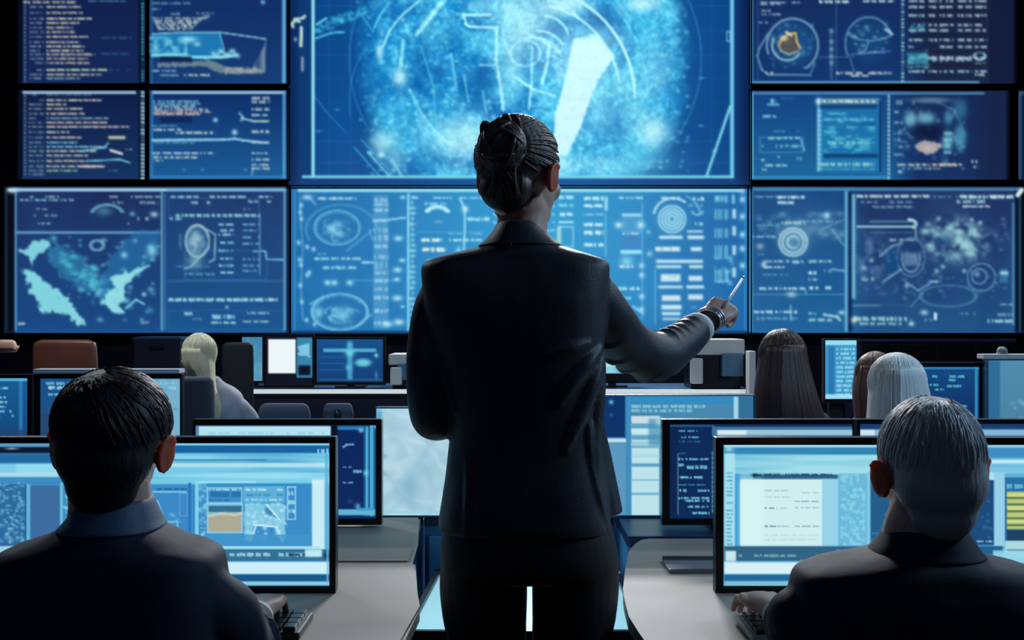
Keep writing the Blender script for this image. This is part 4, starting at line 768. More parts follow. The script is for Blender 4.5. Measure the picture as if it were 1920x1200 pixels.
monitor(pt_A_right(),2.27,Z,'large monitor right of the dark-haired man, showing a beige picture in a blue window',(14,12,12,13))
monitor(pt_A_left(),2.27,Z,'monitor cut by the left edge of the view, in front of the dark-haired man',(12,12,4,13))
monitor(pt_B(),2.98,Z,'dark-sided monitor standing behind the beige-picture monitor on the left desk',(5,11,11,12))
monitor(pt_C_left(),2.27,Z,'large monitor left of the silver-haired man, with a white text page',(15,14,10,14))
monitor(pt_C_right(),2.27,Z,'monitor at the right edge of the view, with a yellow striped picture',(3,14,12,14))
monitor(pt_D_left(),2.955,Z,'dark navy text monitor standing behind the white-page monitor on the right',(15,9,3,12))
monitor(pt_D_right(),2.98,Z,'monitor mostly hidden behind the yellow-striped monitor at the right edge',(6,9,10,12))
monitor(pt_pale(),3.145,Z,'monitor glowing pale with crumpled creases, left of the standing woman',(2,3,2,3),frame='teal',neckx=-.34)
monitor(pt_records(),3.13,Z,'monitor of stacked white text bars, right of the standing woman',(2,2,4,4),frame='teal')
c1 = pt_simple(-80,709,52,830,'logs',31); monitor(c1,4.2,Z,'blue text monitor at the far left edge, behind the dark-haired man',(6,7,8,8))
c1 = pt_simple(76,710,338,830,'logs2',32); monitor(c1,4.2,Z,'white-capped monitor directly behind the head of the dark-haired man',(12,9,4,8),cap=(64,338,692,700))
# third row, on the long far desk
monitor(pt_simple(594,636,718,716,'scan',33,1.6),9.15,Z,'small blue monitor with a cross-shaped picture on the far desk',(5,4,5,6))
monitor(pt_simple(498,630,586,722,'white',34,1.6),9.2,Z,'far-desk monitor with a bright white rounded patch',(3,3,3,4))
monitor(pt_simple(454,632,492,714,'haze',35,2),9.2,Z,'narrow hazy cyan monitor on the far desk, right of the blonde person',(2,3,3,4))
monitor(pt_simple(1096,640,1200,700,'cyan',36,2),9.2,Z,'far-desk monitor with a white wedge, seen under the outstretched arm',(4,5,6,14))
# second row right
monitor(pt_simple(1547,638,1606,748,'list',37,1.5),5.15,Z,'upright cyan list monitor between the long-haired heads on the right',(3,3,3,7),neckx=1.58)
monitor(pt_simple(1726,688,1836,800,'map',38,1.8),5.0,Z,'dark navy map monitor behind the silver-haired man',(14,9,8,10))
t = monitor(pt_simple(1853,676,1990,800,'tower',39,2.2),4.95,Z,'blue-grey monitor with a white top edge near the right edge of the view',(6,4,6,8),frame='teal',cap=(1842,1996,664,673))
bm = bmesh.new(); p = P(1879,664,4.97); ellipsoid(bm,(p.x,p.y,p.z+.012),(.024,.024,.024)); box(bm,p.x-.02,p.x+.02,p.y-.02,p.y+.02,p.z-.004,p.z+.006,.002); obj('webcam', bm, M['grey'], t, True)

# ------------------------------------------------------------ desks
def desk_panel(name, pts, z, th, label, m, legs, cat='desk', group=None, bev=.006, extra=None):
    xs=[p[0] for p in pts]; ys=[p[1] for p in pts]
    t = thing(name, label, cat, (sum(xs)/len(xs), sum(ys)/len(ys), 0), group)
    bm = bmesh.new(); prism(bm, pts, z-th, z, bev); obj('desktop', bm, m, t)
    for (x,y) in legs:
        bm = bmesh.new(); box(bm, x-.03, x+.03, y-.03, y+.03, 0, z-th, .004); obj('leg', bm, M['deskedge'], t)
    return t
def dpx(l, z=Z): return [tuple(deskpt(x,y,z))[:2] for x,y in l]
fl = dpx([(779,1054),(783,1112),(787,1136)])
pts = [(-1.75, 2.555)]+[(fl[0][0],2.555)]+fl[1:]+[tuple(deskpt(757,1200)[:2]),(-.225,1.86),(-1.75,1.86)]
desk_panel('desk', pts[::-1], Z, .03, 'pale front desk in front of the dark-haired man', M['desk'], [(-1.6,2.0),(-1.6,2.45),(-.35,2.0),(-.35,2.45)])
bl = dpx([(785,980),(784,1000),(771,1046)])
pts = [(-1.75,2.565),(bl[2][0],2.565),bl[1],bl[0],(-.27,3.14),(-1.75,3.14)]
desk_panel('desk', pts, Z, .03, 'pale rear section of the left desk, carrying the dark-sided monitor', M['desk'], [(-1.6,2.65),(-1.6,3.05),(-.4,2.65),(-.4,3.05)])
rl = dpx([(1208,1200),(1199,1188),(1179,1156),(1170,1120),(1168,1104),(1172,1070),(1178,1035),(1186,1020),(1198,1012),(1214,1009)])
pts = [(.24,1.86)]+rl+[(1.9,rl[-1][1]),(1.9,1.86)]
desk_panel('desk', pts[::-1], Z, .03, 'pale round-cornered desk in front of the silver-haired man', M['desk'], [(1.75,2.0),(1.75,2.7),(.4,2.0),(.45,2.7)])
# cable tray crossing the right desk
t = thing('cable_tray','thin grey cable tray crossing the right desk behind the white-page monitor','cable tray',(.9,2.5,Z))
bm = bmesh.new(); a = deskpt(1250,1082); box(bm, .36, 1.85, 2.445, 2.56, Z, Z+.006, .002); obj('tray', bm, M['grey'], t)
bm = bmesh.new(); box(bm, .36, 1.85, 2.555, 2.562, Z, Z+.014, .002); box(bm, .36, 1.85, 2.44, 2.446, Z, Z+.010, .002); obj('rim', bm, M['steel'], t)
# consoles behind
def console(name, label, x0, x1, y0, y1, z, nd, inset=.02):
    t = thing(name, label, 'console', ((x0+x1)/2,(y0+y1)/2,0))
    bm = bmesh.new(); box(bm,x0,x1,y0+inset,y1,0,z-.03,.004); obj('cabinet_body', bm, M['console'], t)
    bm = bmesh.new(); box(bm,x0,x1,y0,y1,z-.03,z,.006); obj('countertop', bm, M['consoletop'], t)
    for k in range(nd):
        w=(x1-x0)/nd; bm = bmesh.new(); box(bm,x0+k*w+.012,x0+(k+1)*w-.012,y0+inset-.012,y0+inset,.06,z-.06,.004); d = obj('door', bm, M['console'], t)
    return t
console('console_cabinet','blue console cabinet closing the aisle behind the woman\'s legs',-.26,.30,3.15,3.34,Z,2)
console('console_cabinet','dark-topped blue console behind the right desk, carrying the navy text monitor',.31,2.2,2.86,3.34,Z,4)
console('console_cabinet','low blue console standing behind the left desk\'s rear section',-1.75,-.27,3.16,3.34,Z,3)
# light table between the desks
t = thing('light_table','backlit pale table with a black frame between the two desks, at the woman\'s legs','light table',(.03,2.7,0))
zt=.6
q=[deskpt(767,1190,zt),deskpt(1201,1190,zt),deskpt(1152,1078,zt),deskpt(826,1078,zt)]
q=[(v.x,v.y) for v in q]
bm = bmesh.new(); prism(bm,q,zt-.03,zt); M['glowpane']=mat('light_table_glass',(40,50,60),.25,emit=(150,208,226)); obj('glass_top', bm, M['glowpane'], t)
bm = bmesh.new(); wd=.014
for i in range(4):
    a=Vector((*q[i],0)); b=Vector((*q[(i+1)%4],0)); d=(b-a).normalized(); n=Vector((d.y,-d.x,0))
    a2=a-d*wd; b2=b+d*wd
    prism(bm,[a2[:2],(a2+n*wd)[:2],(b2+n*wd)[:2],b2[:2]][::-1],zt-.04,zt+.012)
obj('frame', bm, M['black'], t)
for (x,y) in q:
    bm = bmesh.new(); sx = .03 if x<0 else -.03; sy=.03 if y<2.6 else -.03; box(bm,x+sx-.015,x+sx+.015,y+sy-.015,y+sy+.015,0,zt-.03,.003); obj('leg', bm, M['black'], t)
# second and third row desks
desk_panel('desk', [(-2.3,3.98),(-1.22,3.98),(-1.22,4.65),(-2.3,4.65)], Z, .03, 'dark desk carrying the two monitors at far left', M['consoletop'], [(-2.2,4.1),(-2.2,4.55),(-1.35,4.1),(-1.35,4.55)])
desk_panel('desk', [(1.25,4.83),(2.9,4.83),(2.9,5.5),(1.25,5.5)], Z, .03, 'dark desk on the right carrying the cyan list and navy map monitors', M['consoletop'], [(1.35,4.9),(1.35,5.4),(2.8,4.9),(2.8,5.4)])
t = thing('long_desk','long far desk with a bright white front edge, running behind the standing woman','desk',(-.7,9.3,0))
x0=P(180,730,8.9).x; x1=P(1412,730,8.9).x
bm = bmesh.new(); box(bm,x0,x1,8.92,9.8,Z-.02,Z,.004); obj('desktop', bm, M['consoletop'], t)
bm = bmesh.new(); box(bm,x0,x1,8.9,8.92,Z-.035,Z,.003); M['edgeglow']=mat('desk_edge_painted_light',(225,228,222),.4,emit=(196,204,204),estr=.85); obj('painted_edge_glow', bm, M['edgeglow'], t)  # emission stands in for light falling on the desk's front edge
bm = bmesh.new(); box(bm,x0,x1,8.96,9.0,0,Z-.02,.004); obj('modesty_panel', bm, M['wall'], t)
for x in (x0+.03,x1-.03):
    bm = bmesh.new(); box(bm,x-.03,x+.03,8.94,9.78,0,Z-.02,.004); obj('end_panel', bm, M['wall'], t)
# white upright panel at the desk end
t = thing('partition_panel','white upright partition panel at the right end of the far desk','panel',(P(1407,0,8.8).x,8.8,0))
a=P(1401,658,8.8); b=P(1413,735,8.8); bm=bmesh.new(); box(bm,a.x,b.x,8.72,8.86,.0,a.z,.006); obj('panel', bm, M['white'], t)
bm=bmesh.new(); box(bm,a.x-.1,b.x+.1,8.6,8.88,0,.03,.006); obj('foot', bm, M['grey'], t)

# printers and boxes on the far desk
def printer(x0,x1,y0,y1,D,label,paper=True):
    a=P(x0,y0,D); b=P(x1,y1,D); zb=Z
    t=thing('printer',label,'printer',((a.x+b.x)/2,D+.2,zb))
    h=a.z-zb
    bm=bmesh.new(); box(bm,a.x,b.x,D,D+.4,zb+h*.68,a.z,.02); obj('lid', bm, M['white'], t)
    bm=bmesh.new(); box(bm,a.x+.03,b.x-.03,D+.03,D+.4,zb,zb+h*.68,.01); obj('body', bm, M['black'], t)
    bm=bmesh.new(); box(bm,b.x-.2,b.x-.02,D-.03,D+.05,zb+h*.25,zb+h*.72,.01); obj('control_panel', bm, M['teal'], t)
    bm=bmesh.new(); box(bm,a.x+.02,a.x+.12,D-.05,D+.04,zb+h*.1,zb+h*.62,.02); obj('paper_tray', bm, M['white'], t)
    return t
printer(1290,1397,636,725,9.0,'white-lidded black printer on the far desk below the outstretched hand')
printer(728,790,664,722,9.05,'white printer on the far desk, just left of the standing woman')
def storage_box(x0,x1,y0,y1,D,z0,label,m,cat='box'):
    a=P(x0,y0,D); b=P(x1,y1,D); t=thing('equipment_case',label,cat,((a.x+b.x)/2,D+.2,z0))
    bm=bmesh.new(); box(bm,a.x,b.x,D,D+.4,z0,a.z-.03,.01); obj('case_body', bm, m, t)
    bm=bmesh.new(); box(bm,a.x-.01,b.x+.01,D-.01,D+.41,a.z-.03,a.z,.01); obj('case_lid', bm, M['consoletop'], t)
    bm=bmesh.new(); cx=(a.x+b.x)/2; box(bm,cx-.06,cx+.06,D-.025,D-.002,a.z-.1,a.z-.07,.004); obj('handle', bm, M['black'], t)
    return t
storage_box(250,338,632,722,9.1,Z,'dark blue equipment case on the far desk, left of the blonde person',M['wall'])
t=thing('cabinet','long dark cabinet standing under the lower right wall display','cabinet',(P(1735,0,11).x,11.2,0))
a=P(1612,636,11); b=P(1900,636,11); bm=bmesh.new(); box(bm,a.x,b.x,11.0,11.5,0,a.z,.01); obj('cabinet_body', bm, M['wall'], t)
bm=bmesh.new(); box(bm,a.x-.02,b.x+.02,10.97,11.5,a.z-.03,a.z,.006); obj('cabinet_top', bm, M['consoletop'], t)
for k in range(4):
    w=(b.x-a.x)/4; bm=bmesh.new(); box(bm,a.x+k*w+.02,a.x+(k+1)*w-.02,10.985,11.0,.08,a.z-.06,.004); d=obj('door', bm, M['black'], t)
    hb=bmesh.new(); box(hb,a.x+k*w+.3,a.x+k*w+.33,10.96,10.985,.6,.8,.003); h_=obj('handle', hb, M['steel'], d); h_.location=(0,0,0)

# ------------------------------------------------------------ chairs
def Zpx(py,D): return CAMZ-(py-CY)/F*D
def chair(name, label, x, y, ztop, w, m, zseat=.46, yaw=0, group=None, zb=None, thick=.07, cat='chair'):
    t = thing(name, label, cat, (x,y,0), group); L=[]
    zb = zb if zb is not None else zseat+.12
    bm=bmesh.new(); box(bm,-.24,.24,-.22,.24,zseat-.08,zseat,.03); L.append(('seat',bm,m,1))
    bm=bmesh.new(); loft(bm,[(zb,-w*.4,w*.4,-.235,thick*.35,3),(zb+.03,-w*.47,w*.47,-.24,thick*.5,3.4),((zb+ztop)/2,-w/2,w/2,-.25,thick*.5,3.6),(ztop-.05,-w*.49,w*.49,-.26,thick*.5,3.6),(ztop-.012,-w*.44,w*.44,-.262,thick*.42,3.2),(ztop,-w*.36,w*.36,-.262,thick*.2,3)],36,3); L.append(('backrest',bm,m,1))
    bm=bmesh.new(); tube(bm,[(0,-.18,zseat-.05,.02),(0,-.27,zseat,.022),(0,-.29,zb+.12,.02)],10); L.append(('back_support',bm,M['black'],1))
    bm=bmesh.new(); tube(bm,[(0,0,.1,.028),(0,0,zseat-.08,.028)],14); L.append(('gas_column',bm,M['steel'],1))
    bm=bmesh.new()
    for k in range(5):
        a=k*2*math.pi/5+.3; tube(bm,[(0,0,.11,.026),(.15*math.cos(a),.15*math.sin(a),.09,.022),(.29*math.cos(a),.29*math.sin(a),.065,.016)],10)
    L.append(('base',bm,M['black'],1))
    R=Matrix.Rotation(yaw,4,'Z')
    for n,bm,mm,s in L:
        for v in bm.verts: v.co=R@v.co
        o=obj(n,bm,mm,t,True); o.location=(0,0,0)
    for k in range(5):
        a=k*2*math.pi/5+.3+yaw; bm=bmesh.new(); bmesh.ops.create_cone(bm,cap_ends=True,segments=16,radius1=.03,radius2=.03,depth=.03,matrix=Matrix.Translation((.29*math.cos(a),.29*math.sin(a),.03))@Matrix.Rotation(math.pi/2,4,'X')); o=obj('caster',bm,M['black'],t,True); o.location=(0,0,0)
    return t
chair('office_chair','low black office chair under the dark-haired man',-.615,1.62,.74,.44,M['chairblack'])
chair('office_chair','low black office chair under the silver-haired man',.70,1.70,.72,.44,M['chairblack'])
def bgchair(x0,x1,ytop,D,label,m,yaw=0,zb=None,name='office_chair',th=.07):
    x=(P(x0,0,D).x+P(x1,0,D).x)/2; w=(x1-x0)/F*D; return chair(name,label,x,D+.26,P(0,ytop,D).z,w,m,yaw=yaw,zb=zb,thick=th)
bgchair(62,182,637,6.2,'high brown leather chair back behind the white-capped monitor',M['leather'])
bgchair(-40,33,637,5.6,'chair with a tan headrest cut by the left edge of the view',M['tan'],zb=Zpx(661,5.6))
bgchair(333,402,706,4.95,'taupe chair back right in front of the blonde person',M['chairtaupe'],th=.05)
bgchair(398,456,642,7.0,'black chair back just right of the blonde person\'s head',M['chairblack'],yaw=.25)
bgchair(484,582,756,6.4,'grey chair below the far desk, nearer the blonde person',M['chairgrey'])
bgchair(606,662,756,7.3,'grey chair below the far desk, nearer the standing woman',M['chairgrey'])

# ------------------------------------------------------------ keyboards
def keyboard(x0,x1,y0,y1,label,rows=5,cols=15,capm='black',body='grey'):
    t=thing('keyboard',label,'keyboard',((x0+x1)/2,(y0+y1)/2,Z))
    bm=bmesh.new(); box(bm,x0,x1,y0,y1,Z,Z+.014,.004); obj('case', bm, M[body], t)
    kw=(x1-x0-.016)/cols; kh=(y1-y0-.016)/rows
    for r in range(rows):
        for c_ in range(cols):
            if r==0 and 3<=c_<=cols-6:
                if c_>3: continue
                xa=x0+.008+c_*kw+.0015; xb=x0+.008+(cols-5)*kw-.0015
            else: xa=x0+.008+c_*kw+.0015; xb=xa+kw-.003
            ya=y0+.008+r*kh+.0015; bm=bmesh.new(); box(bm,xa,xb,ya,ya+kh-.003,Z+.013,Z+.022,.002); obj('key', bm, M[capm], t)
    return t
keyboard(-.82,-.385,1.93,2.07,'black keyboard under the hand of the dark-haired man',4,16,'black','black')
keyboard(.43,.86,1.91,2.05,'white keyboard with black keys beside the silver-haired man\'s hand',4,14,'black','white')
# ------------------------------------------------------------ lamps out of frame: room lamps and two added fills
def ceiling_lamp(x,y,z,sx,sy,watts,col,label,spread=180,tilt=0,yaw=0):
    t=thing('ceiling_lamp',label,'ceiling lamp',(x,y,z))
    bm=bmesh.new(); box(bm,x-sx/2-.03,x+sx/2+.03,y-sy/2-.03,y+sy/2+.03,z,z+.05,.006); obj('housing', bm, M['white'], t)
    bm=bmesh.new(); box(bm,x-.006,x+.006,y-.006,y+.006,z+.05,5.4); obj('hanging_rod', bm, M['steel'], t)
    L=bpy.data.lights.new('lamp','AREA'); L.shape='RECTANGLE'; L.size=sx; L.size_y=sy; L.energy=watts; L.color=col; L.spread=math.radians(spread)
    o=bpy.data.objects.new('lamp',L); COL.objects.link(o); o.parent=t; o.location=(0,0,-.01); o.rotation_euler=(tilt,yaw,0)
    return t
# ------------------------------------------------------------ people
def fuse_plus(name, bm, voxel, m, parent, smooth=6, disp=None, extra=None, ears=None):
    o = fuse(name, bm, voxel, m, parent, smooth, disp)
    if extra is not None:
        b = bmesh.new(); b.from_mesh(o.data)
        em = bpy.data.meshes.new('x'); bmesh.ops.recalc_face_normals(extra, faces=extra.faces); extra.to_mesh(em); extra.free(); b.from_mesh(em)
        b.to_mesh(o.data); b.free(); bpy.data.meshes.remove(em)
        o.data.polygons.foreach_set('use_smooth', [True]*len(o.data.polygons))
    if ears:
        o.data.materials.append(M['ear']); n = len(o.data.polygons)
        ce = np.empty(n*3,'f'); o.data.polygons.foreach_get('center', ce); ce = ce.reshape(-1,3)
        mi = np.zeros(n,'i')
        for (c,Ri) in ears:
            q = (ce-np.array(c,'f')) @ np.array(Ri,'f')      # into the ear's own frame
            mi[((q[:,0]/.016)**2+(q[:,1]/.026)**2+(q[:,2]/.04)**2) < 1] = 1
        o.data.polygons.foreach_set('material_index', mi)
    return o
def head(bm, C, R, s=1.0, earout=.30):
    C = Vector(C)
    def E(c, r, M_=None, **k): ellipsoid(bm, C+R@(Vector(c)*s), [x*s for x in r], (R@M_) if M_ is not None else R, 24, 16, **k)
    E((0,-.006,0),(.073,.093,.091)); E((0,.028,-.045),(.059,.068,.083)); E((0,.030,-.095),(.051,.054,.042)); E((0,.078,-.122),(.022,.018,.017))
    E((0,.078,.002),(.048,.02,.012)); E((0,.106,-.058),(.016,.013,.009)); E((0,.096,-.083),(.023,.011,.005)); E((0,.094,-.093),(.02,.011,.006))
    tube(bm, [tuple(C+R@(Vector(p)*s))+(r*s,) for p,r in [((0,.09,-.012),.007),((0,.104,-.035),.009),((0,.114,-.054),.011)]], 12, 3)
    ears = []
    for sx in (-1,1):
        E((sx*.036,.066,-.048),(.022,.02,.022))
        Re = Matrix.Rotation(-sx*earout,3,'Z') @ Matrix.Rotation(sx*.12,3,'Y'); ce = (sx*.081,-.006,-.036)
        E(ce,(.0075,.019,.031),Re); E((sx*.076,.004,-.04),(.012,.012,.022))
        rim = [C+R@((Vector(ce)+Re@Vector((sx*.004,.016*math.cos(a)-.003,.029*math.sin(a))))*s) for a in np.linspace(-1.9,2.2,12)[::1]]
        rim = [C+R@((Vector(ce)+Re@Vector((sx*.005,-.016*math.cos(a),.029*math.sin(a))))*s) for a in np.linspace(-1.2,2.4,12)]
        tube(bm, [tuple(p)+(.0042*s,) for p in rim], 8, 1)
        W = R@Re; ears.append((tuple(C+R@(Vector(ce)*s)), [[W[i][j] for j in range(3)] for i in range(3)]))
    return ears
def eyes(C, R, parent, s=1.0):
    C = Vector(C)
    for sx in (-1,1):
        bm = bmesh.new(); c = C+R@(Vector((sx*.031,.0795,-.018))*s); ellipsoid(bm, c, [.0125*s]*3, R); e = obj('eye', bm, M['eye'], parent, True)
        bm = bmesh.new(); ellipsoid(bm, C+R@(Vector((sx*.031,.0875,-.018))*s), [.0055*s]*3, R); i = obj('iris', bm, M['black'], e, True); i.location = (0,0,0)
def strand(bm, C, R, rad, d0, d1, r=.0022, lift=.0, n=7, seg=5, jit=.02, k0=1.0, k1=1.0):
    d0 = Vector(d0).normalized(); d1 = Vector(d1).normalized(); ax = d0.cross(d1)
    if ax.length < 1e-4: return
    an = d0.angle(d1); ax.normalize(); pts = []; ph = random.random()*6; w = (random.random()-.5)*jit*2
    for i in range(n+1):
        t = i/n; d = Matrix.Rotation(an*t,3,ax) @ d0; d = (d+ax*w*math.sin(math.pi*t)).normalized()
        k = (k0*(1-t)+k1*t)*(1+lift*math.sin(math.pi*t)+.006*math.sin(ph+t*5))
        p = Vector(C)+R@Vector((d.x*rad[0]*k, d.y*rad[1]*k, d.z*rad[2]*k)); pts.append(tuple(p)+(r*(1 if t < .75 else (1-t)/.25*.8+.2),))
    tube(bm, pts, seg, 1)
def short_hair(bm, ex, C, R, s, rad, cen, crown=(0,-.55,.83), n=220, r=.0024, side=.0, nape=True, top=0.0):
    c0 = Vector(C)+R@(Vector(cen)*s); rr = [x*s for x in rad]
    def fn(d):
        k = 1.0
        if d.y > .42 and d.z < .42: k = .78
        if d.z < -.22 and d.y > -.28: k = min(k,.80)
        if d.z > .2: k *= 1+top*(d.z-.2)
        return k
    ellipsoid(bm, c0, rr, R, 40, 26, fn)
    if nape:
        ellipsoid(bm, Vector(C)+R@(Vector((0,-.040,-.040))*s), (.071*s,.062*s,.062*s), R, 24, 16)
        ellipsoid(bm, Vector(C)+R@(Vector((0,-.040,-.078))*s), (.054*s,.042*s,.055*s), R, 24, 16)
    cr = Vector(crown).normalized()
    for i in range(n):
        a = random.random()*2*math.pi; el = random.uniform(-.62,.55)
        e = Vector((math.cos(a)*math.cos(el), math.sin(a)*math.cos(el), math.sin(el)))
        if e.y > .45 and e.z < .35: continue
        if e.z < -.25 and e.y > -.25: e.z = -.2; e.normalize()
        st = (cr*random.uniform(.5,3.0)+e).normalized()
        if top and st.z > .2: kk = 1+top*(st.z-.2)
        else: kk = 1
        strand(ex, c0, R, rr, st, e, r*s, .0, 6, 5, .10, kk*1.002, (1+top*max(0,e.z-.2))*(1.002-.07*max(0,-e.z)))
def hand(bm, W, f, nrm, s_dir, L=.085, curl=(.9,1.1,.6), thumb_in=.5, scale=1.0, spread=.06, curls=None):
    """W wrist, f forward, nrm towards the palm side, s_dir towards the thumb"""
    f = Vector(f).normalized(); nrm = Vector(nrm); nrm = (nrm-f*nrm.dot(f)).normalized(); s = Vector(s_dir); s = (s-f*s.dot(f)-nrm*s.dot(nrm)).normalized(); W = Vector(W)
    Mx = Matrix((s,f,nrm)).transposed()
    k = scale
    tube(bm, [tuple(W-f*.03*k)+(.024*k,.018*k), tuple(W+f*.01*k)+(.028*k,.019*k), tuple(W+f*.045*k)+(.038*k,.017*k), tuple(W+f*.078*k)+(.040*k,.014*k), tuple(W+f*.092*k)+(.034*k,.010*k)], 18, 3, up=tuple(nrm))
    ellipsoid(bm, W+f*.035*k+s*.022*k+nrm*.008*k, (.017*k,.03*k,.015*k), Mx)
    tips = []
    for i,(off,ln) in enumerate([(.029,.078),(.010,.086),(-.010,.080),(-.028,.063)]):
        c = curls[i] if curls else curl
        b = W+f*(.086-.006*abs(off)/.03)*k+s*off*k; ang = 0.0; d = f.copy(); pts = [tuple(b-f*.018*k)+(.0095*k,), tuple(b-nrm*.003*k)+(.0100*k,)]
        p = b; seg = [ln*.48, ln*.30, ln*.24]
        for j in range(3):
            ang += c[j]; d = f*math.cos(ang)+nrm*math.sin(ang)+s*(off/.03*spread*(1 if j==0 else .2)); d.normalize()
            for q_ in (.5,1.0):
                p = p+d*seg[j]*k*.5; pts.append(tuple(p)+((.0088-.0009*j)*k*(1 if q_==1 else .95),))
        tube(bm, pts, 10, 2); ellipsoid(bm, p, (.0072*k,)*3, None, 12, 8); tips.append(p)
    b = W+f*.022*k+s*.026*k+nrm*.004*k
    d1 = (f*.55+s*(.75-thumb_in*.5)+nrm*thumb_in).normalized(); d2 = (f*.85+s*(.15-thumb_in*.5)+nrm*thumb_in).normalized()
    p1 = b+d1*.036*k; p2 = p1+(d1+d2).normalized()*.030*k; p3 = p2+d2*.024*k
    tube(bm, [tuple(b-d1*.01)+(.014*k,), tuple(b+d1*.01)+(.0135*k,), tuple(p1)+(.0112*k,), tuple(p2)+(.0102*k,), tuple(p3)+(.0085*k,)], 12, 3); ellipsoid(bm, p3, (.0083*k,)*3, None, 12, 8)
    return tips, p3
def wrinkle(a1=.0022, sc=14, a2=.0, seed=0):
    def f(co):
        out = np.empty(len(co), 'f')
        for i,c in enumerate(co):
            v = Vector((c[0]*sc+seed, c[1]*sc, c[2]*sc*.6)); out[i] = a1*(mnoise.noise(v)+.4*mnoise.noise(v*2.3))
        return out
    return f
def Rz(yaw, pitch=0, roll=0): return Matrix.Rotation(yaw,3,'Z')@Matrix.Rotation(pitch,3,'X')@Matrix.Rotation(roll,3,'Y')
def fold(bm, A, B, r0, r1, w=.006, up=None, a0=0, a1=360, n=18, tilt=0.0):
    """a cloth ridge around a limb running A->B"""
    A = Vector(A); B = Vector(B); t = (B-A).normalized(); u = Vector((0,0,1)); u = (u-t*u.dot(t)).normalized(); s = t.cross(u); pts = []
    for i in range(n+1):
        a = math.radians(a0+(a1-a0)*i/n); e = math.sin(math.pi*i/n) if a1-a0 < 360 else 1
        p = A+s*math.cos(a)*r0+u*math.sin(a)*r1+t*tilt*math.sin(a); pts.append(tuple(p)+(w*max(e,.25),))
    tube(bm, pts, 8, 1)

# ---- the standing woman -------------------------------------------------
DW = 2.15
w = thing('person','woman with a hair bun in a black suit standing in the aisle, right hand raised','person',(.016,DW,0))
def X(px, D=DW): return (px-CX)/F*D
def Zp(py, D=DW): return CAMZ-(py-CY)/F*D
def T(px,py,D,r,r2=None): return tuple(P(px,py,D))+((r,r2) if r2 else (r,))
HC = P(974,306,DW); HR = Rz(-.55, -.05)
bm = bmesh.new()
ears = head(bm, HC, HR, 1.0, .10)
tube(bm, [T(978,470,2.15,.062), T(978,430,2.15,.052), T(982,395,2.155,.050), tuple(HC+HR@Vector((0,-.012,-.07)))+(.054,)], 20, 4)
loft(bm, [(Zp(y),X(a),X(b),DW,h,2.4) for y,a,b,h in [(455,940,1020,.05),(500,850,1090,.07),(600,840,1100,.085),(740,865,1095,.08),(900,860,1120,.09),(1040,850,1135,.1),(1080,855,1130,.09)]], 32, 2)
RA = [T(1100,535,2.15,.036), T(1142,597,2.19,.038), T(1180,647,2.27,.038), T(1232,667,2.34,.038), T(1275,650,2.40,.034), T(1302,620,2.47,.027), T(1328,602,2.53,.0255,.021)]
tube(bm, RA, 16, 4)
LA = [T(842,540,2.15,.036), T(815,600,2.15,.038), T(808,690,2.13,.04), T(814,782,2.14,.036), T(850,768,2.25,.032), T(905,742,2.36,.026)]
tube(bm, LA, 16, 4)
rw = P(1328,602,2.53); rf = P(1374,562,2.60)-rw
# thumb side up and right; palm turned away from us
hand(bm, rw, rf, (.35,.9,-.25), (-.4,.1,.9), scale=.97, curls=[(.75,1.25,.9),(1.05,1.3,.9),(1.25,1.35,.8),(1.35,1.4,.8)], thumb_in=.62)
lw = P(905,742,2.36); hand(bm, lw, (.9,.25,.1), (0,-1,-.1), (0,.1,1), scale=.95, curl=(.35,.4,.3))
for (hx,kx,fx) in [(915,918,922),(1068,1064,1060)]:
    tube(bm, [T(hx,1040,2.15,.07), T(hx,1180,2.15,.066), T(kx,1330,2.14,.05), T(kx,1450,2.17,.048), T(fx,1700,2.16,.032), T(fx,1770,2.16,.032)], 16, 3)
    tube(bm, [tuple(P(fx,1770,2.15))+(.03,), (X(fx),2.13,.05,.03), (X(fx),2.22,.035,.034), (X(fx),2.32,.022,.03), (X(fx),2.36,.018,.012)], 12, 3)
body = fuse_plus('body', bm, .0038, M['skin'], w, 5, ears=ears)
eyes(HC, HR, w)
# hair: shell, combed strands and the bun
bm = bmesh.new(); ex = bmesh.new(); c0 = HC+HR@Vector((0,-.008,.006)); rad = (.079,.098,.088)
def fnw(d):
    k = 1.0
    if d.y > .45 and d.z < .55: k = .8
    if d.z < -.30 and d.y > -.20: k = min(k,.82)
    return k
ellipsoid(bm, c0, rad, HR, 40, 28, fnw); ellipsoid(bm, HC+HR@Vector((.0,-.048,-.055)), (.058,.042,.05), HR, 24, 16)
BC = P(941,274,2.045); tube(bm, [tuple(c0)+(.04,), tuple(BC+Vector((.004,.02,0)))+(.036,)], 14, 1)
ellipsoid(bm, BC, (.044,.038,.048))
bd = (HR.inverted()@(BC-c0)); bd = Vector((bd.x/rad[0], bd.y/rad[1], bd.z/rad[2])).normalized()
for i in range(300):
    a = random.random()*2*math.pi; el = random.uniform(-.45,1.35); e = Vector((math.cos(a)*math.cos(el), math.sin(a)*math.cos(el), math.sin(el)))
    if e.y > .5 and e.z < .5: e.y = .5; e.z = max(e.z,.35); e.normalize()
    if e.z < -.3 and e.y > -.2: continue
    strand(ex, c0, HR, rad, e, bd, .0021, .01, 9, 5, .05, 1.004, 1.01)
for i in range(80):      # nape hair swept up to the bun
    q = HC+HR@Vector((random.uniform(-.030,.050), -.070-.012*random.random(), -.088+.012*random.random())); e = BC+Vector((random.uniform(-.02,.03),-.005,-.035)); m_ = (q+e)/2+Vector((0,-.018,0))
    tube(ex, [tuple(q)+(.0014,), tuple(q*.6+m_*.4+Vector((0,-.006,0)))+(.0024,), tuple(m_)+(.0024,), tuple(e)+(.002,)], 5, 3)
